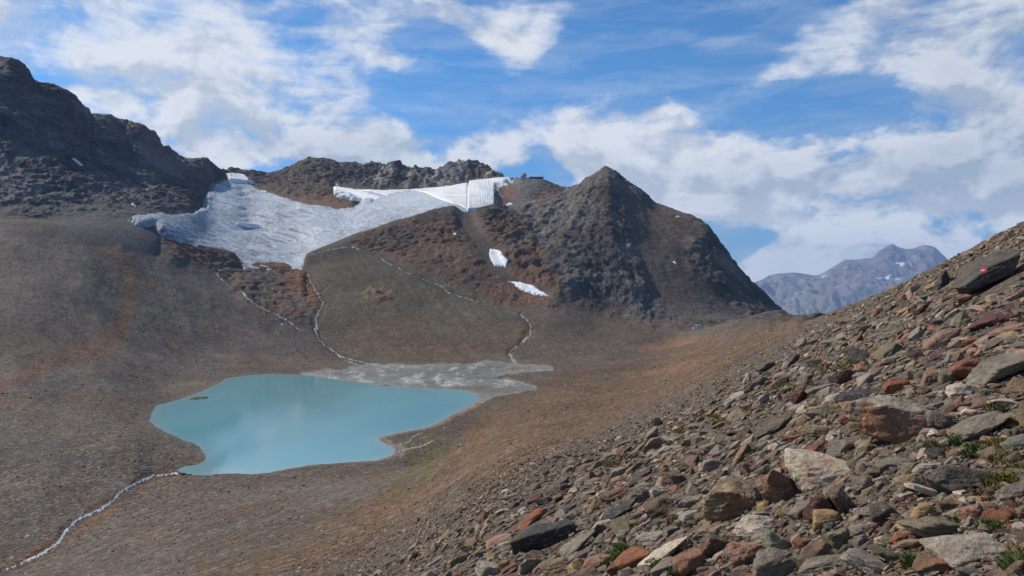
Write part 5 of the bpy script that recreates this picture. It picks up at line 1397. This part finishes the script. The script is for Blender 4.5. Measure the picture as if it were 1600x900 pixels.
hx = np.array([h[0] for h in HEROES], float)
hy = np.array([h[1] + h[3] * .30 for h in HEROES], float)
HP, HN, HR, _ = T.locate(hx, hy)
mark_host = None
for h, P0, N0, rw in zip(HEROES, HP, HN, HR):
    px, py, wd, ht, tilt, colr, rust, seed, tap, short, label = h
    dd = P0[1]; u = dd / F
    ct, st_ = abs(math.cos(R(tilt))), abs(math.sin(R(tilt)))
    # box whose tilted outline fills the measured width and height
    W = wd * .5 * u / max(ct, .5) * .98; H = max(ht * .5 * u * 1.06 - W * st_ * .42, .28 * ht * u)
    D = .5 * (W + H) * .92
    sub = 4 if wd > 56 else 3
    Q, Fc = rock_shape(seed, sub, 10, 22, (.62, .98), .018, .055, tap)
    Q = Q * np.array([W, D, H])
    name = 'boulder' if wd >= 40 else 'stone'
    me = mesh_from(name, Q, Fc, M_rock, False)
    o = link(bpy.data.objects.new(name, me))
    rr = random.Random(seed)
    set_rot(o, place_frame(px, py, tilt, N0, rr.uniform(-.25, .25)))
    z = (CY - py) / F * dd
    o.location = ((px - CX) / F * dd, dd + D * .25, z * (dd + D * .25) / dd)
    o.color = (*colr, 1.0)
    o['rust'] = float(rust)
    if short in ('orange faced boulder', 'layered tan boulder'): o['rust_face'] = 1.0
    tag(o, label, 'boulder' if wd >= 40 else 'stone', 'boulders and stones strewn over the scree slope')
    occupied.append((px, py, wd * .5, ht * .5, short))
    if short == 'overhanging dark boulder': mark_host = o

# painted trail mark, lying on the boulder's face
if mark_host is not None:
    Mw = mathutils.Matrix.LocRotScale(mark_host.location, mark_host.rotation_euler, None)
    co = np.array([v.co for v in mark_host.data.vertices]); cw = np.array([tuple(Mw @ v.co) for v in mark_host.data.vertices])
    mx_, my_ = CX + F * cw[:, 0] / cw[:, 1], CY - F * cw[:, 2] / cw[:, 1]
    from mathutils.bvhtree import BVHTree
    bvh = BVHTree.FromPolygons([tuple(q) for q in cw], [tuple(p_.vertices) for p_ in mark_host.data.polygons])
    def paint_piece(name, x0, y0, x1, y1, mat, off):
        nx, ny = 8, 4; vs_, fs_ = [], []
        for j in range(ny + 1):
            for i in range(nx + 1):
                bx = x0 + (x1 - x0) * i / nx + (ny - j) * .35; by = y0 + (y1 - y0) * j / ny - i * .10
                dv = mathutils.Vector(((bx - CX) / F, 1, (CY - by) / F)).normalized()
                hit, nn_, _, _ = bvh.ray_cast(mathutils.Vector((0, 0, 0)), dv)
                if hit is None: return None
                vs_.append(tuple(Mw.inverted() @ (hit + nn_ * off)))
        for j in range(ny):
            for i in range(nx):
                a = j * (nx + 1) + i
                fs_.append((a, a + 1, a + nx + 2, a + nx + 1))
        me = bpy.data.meshes.new(name); me.from_pydata(vs_, [], fs_); me.materials.append(mat)
        return link(bpy.data.objects.new(name, me), mark_host)
    M_red = simple_material('red paint', (.42, .03, .03), .6, .3, 0, .15, 8)
    M_wpaint = simple_material('white trail paint', (.55, .42, .40), .6, .3, 0, .1, 8)
    a = paint_piece('trail_mark', 1531.5, 420, 1541.5, 426.5, M_red, .006)
    b_ = paint_piece('trail_mark_bar', 1533, 422.4, 1540, 423.9, M_wpaint, .012)
    if a is not None: a['label'] = 'red painted trail mark'
    if b_ is not None: b_['label'] = 'white bar of the trail mark'

# further single stones, each told by its look and by what it lies next to
PALETTE = [('grey', GREY, .05), ('light grey', LGREY, .05), ('dark grey', DGREY, .0), ('tan', TAN, .2), ('brown', BROWN, .25), ('rust red', RUSTC, .5), ('maroon', MAROON, .2), ('ochre', OCHRE, .2), ('whitish', PALE, .0), ('greenish grey', GGREEN, .0), ('charcoal', CHAR, .0), ('pinkish', PINK, .2), ('olive', OLIVE, .1)]
WEIGHT = [20, 14, 8, 10, 10, 5, 3, 2, 3, 9, 3, 6, 7]
SHAPES = [('slab', (1, .75, .34)), ('block', (1, .8, .72)), ('wedge', (1, .7, .55)), ('plate', (1, .8, .22)), ('lump', (1, .9, .62)), ('shard', (1, .5, .42))]
VAR = {}
for si, (sn, sc) in enumerate(SHAPES):
    VAR[sn] = []
    for q in range(4):
        Q, Fc = rock_shape(400 + si * 20 + q, 3, 9, 24, (.56, .95), .015, .05, .45 if sn in ('wedge', 'shard') else .05)
        VAR[sn].append(mesh_from('stone', Q * np.array(sc) * .5, Fc, M_rock, False))
rr = random.Random(11)
used_keys = set(); n_auto = 0
names_of = {}
def relation(dx_, dy_, far):
    a = math.degrees(math.atan2(-dy_, dx_)) % 360
    k = int((a + 22.5) // 45) % 8
    w_ = ['right of', 'up and right of', 'above', 'up and left of', 'left of', 'down and left of', 'below', 'down and right of'][k]
    return ('just ' if far < 1 else 'a little way ' if far < 2 else 'some way ') + w_
trial = 0
cand = []
while n_auto < 214 and trial < 16000:
    trial += 1
    px = rr.uniform(640, 1610); py = rr.uniform(430, 905)
    if poly_sd(Z_FOREG, np.array([px]), np.array([py]))[0] < 22: continue
    P0, N0, rw, _ = T.locate([px], [py])
    if rw[0] < 0: continue
    dd = P0[0][1]
    size = min(max(rr.lognormvariate(math.log(.20 + .010 * dd), .35), .12), 1.1)
    spx = size * F / dd
    if spx < 15 or spx > 66: continue
    if trial < 1500 and spx < 34: continue
    if trial < 4500 and spx < 22: continue
    if any(abs(px - ox) < ow * .95 + spx * .34 and abs(py - oy) < oh * .95 + spx * .22 for ox, oy, ow, oh, _ in occupied): continue
    near = sorted(((math.hypot((px - ox) / (ow + spx * .5), (py - oy) / (oh + spx * .5)), ox, oy, ow, s_) for ox, oy, ow, oh, s_ in occupied if s_), key=lambda q: q[0])[:3]
    ok = None
    for _ in range(14):
        ci = rr.choices(range(len(PALETTE)), WEIGHT)[0]; cn, cc, ru = PALETTE[ci]
        sn, sc = rr.choice(SHAPES)
        for (far, ox, oy, ow, s_) in near:
            rel = relation(px - ox, py - oy, 0 if far < 1.7 else 1 if far < 3.2 else 2)
            key = (cn, sn, s_)
            if key not in used_keys:
                ok = (cn, cc, ru, sn, sc, rel, s_, key); break
        if ok: break
    if not ok: continue
    cn, cc, ru, sn, sc, rel, s_, key = ok
    used_keys.add(key)
    o = link(bpy.data.objects.new('stone', rr.choice(VAR[sn])))
    o.scale = (size * rr.uniform(.95, 1.1), size * rr.uniform(.85, 1.1), size * rr.uniform(.9, 1.15))
    Nn = N0[0]
    q = mathutils.Vector((0, 0, 1)).rotation_difference(mathutils.Vector(tuple(Nn)))
    e = mathutils.Euler((R(rr.gauss(0, 13)), R(rr.gauss(-6, 12)), rr.choice((0, math.pi)) + rr.gauss(0, .5)))
    o.rotation_euler = (q @ e.to_quaternion()).to_euler()
    P1 = P0[0] + Nn * size * sc[2] * .16
    o.location = tuple(P1)
    k = rr.uniform(.85, 1.15)
    o.color = (cc[0] * k, cc[1] * k, cc[2] * k, 1)
    o['rust'] = ru * rr.uniform(.6, 1.3)
    tag(o, f'{cn} {sn} {rel} the {s_}', 'stone', 'boulders and stones strewn over the scree slope')
    occupied.append((px, py - spx * .1, spx * .42, spx * .25, None))
    n_auto += 1
print('single stones', n_auto, trial)

# ------------------------------------------------------------------ the mass of scree
def hull_variants(n, pts, seed):
    import bmesh
    r_ = np.random.RandomState(seed); out = []
    for _ in range(n):
        v = r_.normal(size=(pts, 3)); v /= np.linalg.norm(v, axis=1)[:, None]
        v = np.sign(v) * np.abs(v) ** .62
        v /= np.abs(v).max(axis=0)
        v *= np.array([1, r_.uniform(.6, .9), r_.uniform(.28, .62)]) * .5
        bm = bmesh.new()
        for q in v: bm.verts.new(q)
        bmesh.ops.convex_hull(bm, input=bm.verts)
        bmesh.ops.delete(bm, geom=[q for q in bm.verts if not q.link_faces], context='VERTS')
        bm.verts.index_update(); bmesh.ops.triangulate(bm, faces=bm.faces)
        bm.verts.index_update()
        out.append((np.array([q.co[:] for q in bm.verts]), np.array([[x.index for x in f_.verts] for f_ in bm.faces])))
        bm.free()
    return out
HV_HI = hull_variants(26, 24, 5); HV_LO = hull_variants(26, 8, 6)
STONES_PAL = np.array([c for _, c, _ in PALETTE]) * .78 + np.array((.150, .120, .092)) * .22; SP_W = np.array([24, 14, 10, 12, 15, 6, 3.5, 1.0, 2.4, 5, 3, 5, 6], float)

def scree(name, px, py, size_fn, label, hi_px=11, seed=3, sink=.18, pal=STONES_PAL, palw=SP_W, dark=1.0, local=0.0, flat=1.0):
    r_ = np.random.RandomState(seed)
    P0, N0, rw, _ = T.locate(px, py)
    dd = P0[:, 1]
    size = np.minimum(size_fn(dd, r_), 30 * np.maximum(dd, 1) / F)
    spx = size * F / np.maximum(dd, 1)
    ok = rw >= 0
    P0, N0, size, spx, px, py = P0[ok], N0[ok], size[ok], spx[ok], px[ok], py[ok]
    n = len(P0)
    # frame: slope normal with a random lean, yaw mostly across the view
    Nz = N0 + r_.normal(size=(n, 3)) * .24; Nz /= np.linalg.norm(Nz, axis=1)[:, None]
    yaw = r_.normal(size=n) * .7
    ref = np.stack([np.cos(yaw), np.sin(yaw), np.zeros(n)], -1)
    Yx = np.cross(Nz, ref); Yx /= np.linalg.norm(Yx, axis=1)[:, None]
    Xx = np.cross(Yx, Nz)
    hi = spx > hi_px
    vid = r_.randint(0, 26, n)
    asp = np.stack([r_.uniform(.85, 1.2, n), r_.uniform(.7, 1.15, n), r_.uniform(.6, 1.5, n) * flat], -1)
    ci = r_.choice(len(pal), n, p=palw / palw.sum())
    cols = pal[ci] * r_.uniform(.72, 1.25, n)[:, None] * dark
    if local:
        ri = np.clip(np.round(rw[ok]).astype(int), 0, T.alb.shape[0] - 1); ki = np.clip(np.round(_[ok]).astype(int), 0, T.alb.shape[1] - 1)
        cols = cols * (1 - local) + T.alb[ri, ki] * local * r_.uniform(1.0, 2.3, n)[:, None]
    Vs, Fs, Cs = [], [], []; base = 0
    for h_, HV in ((True, HV_HI), (False, HV_LO)):
        for k in range(26):
            m = np.flatnonzero((hi == h_) & (vid == k))
            if not len(m): continue
            v, f = HV[k]
            L = v[None] * (asp[m] * size[m][:, None])[:, None, :]
            Wd = L[..., :1] * Xx[m][:, None] + L[..., 1:2] * Yx[m][:, None] + L[..., 2:] * Nz[m][:, None] + (P0[m] + N0[m] * (size[m] * (.22 - sink))[:, None])[:, None]
            nv = len(v)
            Vs.append(Wd.reshape(-1, 3))
            Fs.append((f[None] + (base + np.arange(len(m)) * nv)[:, None, None]).reshape(-1, 3))
            Cs.append(np.repeat(cols[m], nv, axis=0))
            base += nv * len(m)
    V = np.concatenate(Vs); Fc = np.concatenate(Fs); C = np.concatenate(Cs)
    me = mesh_from(name, V, Fc, M_stone, False, None, {'alb': C})
    o = link(bpy.data.objects.new(name, me))
    print(name, n, 'stones', len(Fc), 'tris')
    return tag(o, label, 'scree', kind='stuff')

r_ = np.random.RandomState(21)
N0_ = 420000
cx_ = r_.uniform(440, 2080, N0_); cy_ = r_.uniform(160, 1010, N0_)
sdz = poly_sd(Z_FOREG, cx_, cy_)
edge_n = 14 * gnoise(cx_ / 40, cy_ / 40, cx_ * 0 + .7)
keep = sdz + edge_n > -80
cx_, cy_, sdz, edge_n = cx_[keep], cy_[keep], sdz[keep], edge_n[keep]
def near_size(dd, r__):
    med = .115 * (np.maximum(dd, 3) / 6) ** .16
    return np.clip(med * np.exp(r__.normal(size=len(dd)) * .48), .035, .9)
Pq, _, rwq, _ = T.locate(cx_, cy_)
dq = np.maximum(Pq[:, 1], 3)
med_px = .115 * (dq / 6) ** .16 * F / dq
area = 1640 * 850 / N0_                       # readings squared to one candidate
# the path on the right is fine gravel
PATH = [(1700, 590), (1600, 588), (1560, 600), (1500, 640), (1480, 690), (1520, 740), (1600, 730), (1700, 720)]
onpath = sstep(-10, 10, poly_sd(PATH, cx_, cy_))
pr = area * 2.6 / (np.maximum(med_px, 2.6) ** 2 * .62) * sstep(-80, 22, sdz + 1.2 * edge_n)
hidden = np.zeros(len(cx_), bool)
for ox, oy, ow, oh, s_ in occupied:
    k = .88 if s_ else .7
    hidden |= ((cx_ - ox) / (ow * k)) ** 2 + ((cy_ - oy - oh * .12) / (oh * k)) ** 2 < 1
pr = pr * np.where((cx_ > 1640) | (cy_ > 920), .6, 1)
take = (r_.rand(len(cx_)) < pr * (1 - .7 * onpath)) & (rwq >= 0) & ~hidden
scree('scree', cx_[take], cy_[take], near_size, 'loose grey, brown and rusty stones covering the near hillside', 11, 3)
# gravel between the stones and on the path, close to the viewer
m2 = (dq < 16) & (rwq >= 0) & (cx_ < 1700)
gx_, gy_, gd = cx_[m2], cy_[m2], dq[m2]
sel = r_.rand(len(gx_)) < .19
scree('gravel', gx_[sel], gy_[sel], lambda dd, q: np.clip(.034 * (dd / 5) ** .3 * np.exp(q.normal(size=len(dd)) * .4), .015, .09), 'fine gravel between the near stones and on the path', 400, 5, .10)
# sparse stones farther down towards the lake
NF = 150000
fx_ = r_.uniform(-20, 1290, NF); fy_ = r_.uniform(395, 905, NF)
s1 = poly_sd(Z_FOREG, fx_, fy_); s2 = poly_sd(Z_BROWN, fx_, fy_)
strp = gnoise(fx_ / 60, fy_ / 22, fx_ * 0 + 3.1) + .6 * gnoise(fx_ / 24, fy_ / 10, fx_ * 0 + 8.1)
pp_ = np.where(s2 > 0, .20 + .30 * sstep(-.2, .6, strp), .10 + .12 * sstep(-.1, .6, strp))
pp_ = np.where((fy_ > 742) & (s2 <= 0), .24 + .42 * sstep(-.2, .5, strp), pp_)
pp_ = np.where((fx_ < 330) & (fy_ > 600) & (fy_ <= 742), .16 + .16 * sstep(-.1, .5, strp), pp_)
Pf, _, rf, _ = T.locate(fx_, fy_)
mor = poly_sd(Z_MOR, fx_, fy_) > 3
pp_ = np.where(mor, .13, pp_)
tk_ = (r_.rand(NF) < pp_ * .9) & (rf >= 0) & (s1 < 4) & (Pf[:, 1] > 40) & (Pf[:, 1] < 1240) & (-poly_sd(SHORE, Pf[:, 0], Pf[:, 1]) > 4) & (poly_sd(Z_DELTA, fx_, fy_) < -2)
palw2 = np.array([22, 12, 8, 14, 16, 6, 4, 1, 2, 6, 2, 6, 10], float)
scree('scattered_stones', fx_[tk_], fy_[tk_], lambda dd, q: np.clip(dd / F * 2.1 * np.exp(q.normal(size=len(dd)) * .40), .06, 2.2), 'small stones scattered over the brown slopes around the lake', 60, 9, .12, STONES_PAL, palw2, 1.25, .5, .6)

# ------------------------------------------------------------------ grass and moss
def grass_material():
    mt = bpy.data.materials.new('alpine grass')
    n, b = principled(mt)
    c = n.attr('alb')
    nz = n.noise(n.node('ShaderNodeNewGeometry').outputs['Position'], 20, 4, .6)
    c = n.mix(1.0, c, n.mix(nz, col(.6, .6, .6), col(1.4, 1.4, 1.4)), 'MULTIPLY')
    n.setin(b.inputs['Base Color'], c); b.inputs['Roughness'].default_value = .7
    b.inputs['Specular IOR Level'].default_value = .2
    return mt
M_grass = grass_material()
GR = (.070, .098, .022); YG = (.165, .138, .034); OL = (.130, .105, .040); RB = (.14, .085, .040)
TUFTS = [(1170, 706, 22, 8, GR, 1), (1160, 714, 12, 5, GR, 1), (1590, 884, 26, 12, GR, 1), (1596, 874, 16, 12, YG, 1), (1594, 800, 16, 10, RB, 1), (1555, 698, 30, 9, YG, 1), (1572, 718, 22, 7, YG, 1), (1520, 706, 16, 8, GR, 1),
         (1492, 688, 14, 7, GR, 1), (1462, 700, 18, 6, OL, 1), (1480, 706, 20, 7, RB, .8), (1555, 640, 18, 5, OL, 1), (1556, 668, 18, 6, GR, 1), (1575, 662, 14, 5, YG, 1), (1420, 880, 12, 8, GR, 1), (1548, 826, 20, 6, GR, 1), (1570, 772, 20, 8, OL, 1), (1530, 772, 24, 6, RB, .8), (1560, 752, 30, 7, YG, 1), (1590, 738, 20, 6, YG, 1),
         (960, 872, 16, 12, GR, 1), (972, 862, 12, 8, GR, 1), (948, 882, 12, 8, GR, 1), (1030, 888, 12, 8, GR, 1), (1050, 896, 12, 6, GR, 1), (1048, 812, 26, 9, RB, .7), (1030, 822, 20, 7, RB, .7), (985, 822, 20, 7, RB, .6), (730, 857, 12, 5, YG, .8), (870, 872, 12, 6, OL, .8), (745, 848, 8, 4, OL, .8),
         (1118, 652, 15, 6, YG, .6), (1180, 634, 26, 7, YG, .6), (1160, 646, 14, 5, OL, .6), (1195, 612, 12, 4, YG, .6), (1232, 604, 28, 7, YG, .6), (1250, 596, 22, 6, OL, .6), (1300, 572, 34, 6, YG, .6), (1330, 562, 24, 5, YG, .6), (1285, 584, 20, 5, OL, .6), (1595, 530, 12, 14, OL, .6), (1590, 492, 12, 6, OL, .6), (1400, 540, 16, 5, OL, .5), (1450, 484, 14, 4, OL, .5),
         (1030, 688, 20, 5, YG, .6), (1060, 672, 14, 4, YG, .6), (985, 712, 20, 5, RB, .6), (955, 722, 16, 6, YG, .6), (1000, 700, 16, 4, OL, .6), (925, 745, 12, 4, OL, .6), (1490, 815, 10, 4, GR, .8), (1340, 660, 10, 4, OL, .6)]
gv, gf, gc = [], [], []
r_ = np.random.RandomState(33)
for (tx, ty, rx, ry, cc, hk) in TUFTS:
    nb = int(rx * ry * 4.2)
    a = r_.uniform(0, 2 * math.pi, nb); rad_ = np.sqrt(r_.uniform(0, 1, nb))
    bx = tx + rx * rad_ * np.cos(a); by = ty + ry * rad_ * np.sin(a) + ry * .4
    Pb, Nb, rb, _ = T.locate(bx, by)
    for i in range(nb):
        if rb[i] < 0: continue
        P0 = Pb[i]; dd = P0[1]
        hgt = min(max(.032 + .006 * dd, .03), .22) * (hk if hk > .9 else hk * .6) * r_.uniform(.6, 1.35) * (1.25 - .6 * rad_[i]); wdt = (.0035 + .0011 * dd) * r_.uniform(.7, 1.4)
        ang = r_.uniform(0, math.pi); lean = r_.normal(size=2) * .45
        dvec = np.array([math.cos(ang), math.sin(ang), 0]) * wdt
        tip = P0 + np.array([lean[0] * hgt, lean[1] * hgt, hgt * .95]); midp = P0 + np.array([lean[0] * hgt * .3, lean[1] * hgt * .3, hgt * .55])
        b0 = len(gv); root = P0 - np.array([0, 0, .03])
        gv += [root - dvec, root + dvec, midp + dvec * .8, midp - dvec * .8, tip, tip]
        gf += [(b0, b0 + 1, b0 + 2), (b0, b0 + 2, b0 + 3), (b0 + 3, b0 + 2, b0 + 4)]
        k = r_.uniform(.7, 1.35)
        c_ = np.array(cc) * k
        if r_.rand() < .2: c_ = np.array((.20, .16, .07)) * k
        gc += [c_] * 6
me = mesh_from('grass', np.array(gv), np.array(gf), M_grass, False, None, {'alb': np.array(gc)})
tag(link(bpy.data.objects.new('grass', me)), 'tufts of green and yellowish alpine grass and moss between the stones', 'grass', kind='stuff')
print('blades', len(gf) // 3)

# ================================================================== AIR
def haze_material():
    mt = bpy.data.materials.new('thin blue air')
    mt.use_nodes = True
    n = NT(mt.node_tree)
    out = n.node('ShaderNodeOutputMaterial')
    v = n.node('ShaderNodeVolumePrincipled')
    v.inputs['Color'].default_value = col(.43, .63, 1.0)
    v.inputs['Density'].default_value = HAZE_DENSITY
    v.inputs['Anisotropy'].default_value = 0.0
    n.link(v.outputs[0], out.inputs['Volume'])
    return mt
HAZE_DENSITY = 2.9e-5
allp = np.concatenate([s_.P.reshape(-1, 3) for s_ in (T, B, FS)])
lo, hi_ = allp.min(0), allp.max(0)
bx0, bx1 = lo[0] - 60, hi_[0] + 60
by0, by1 = -60.0, hi_[1] + 60
bz0, bz1 = lo[2] - 1.0, hi_[2] + 25.0
hz = MB().box(((bx0 + bx1) / 2, (by0 + by1) / 2, (bz0 + bz1) / 2), (bx1 - bx0, by1 - by0, bz1 - bz0)).build('haze', haze_material())
tag(hz, 'thin blue haze filling the air out to the distant mountain', 'haze', kind='stuff')
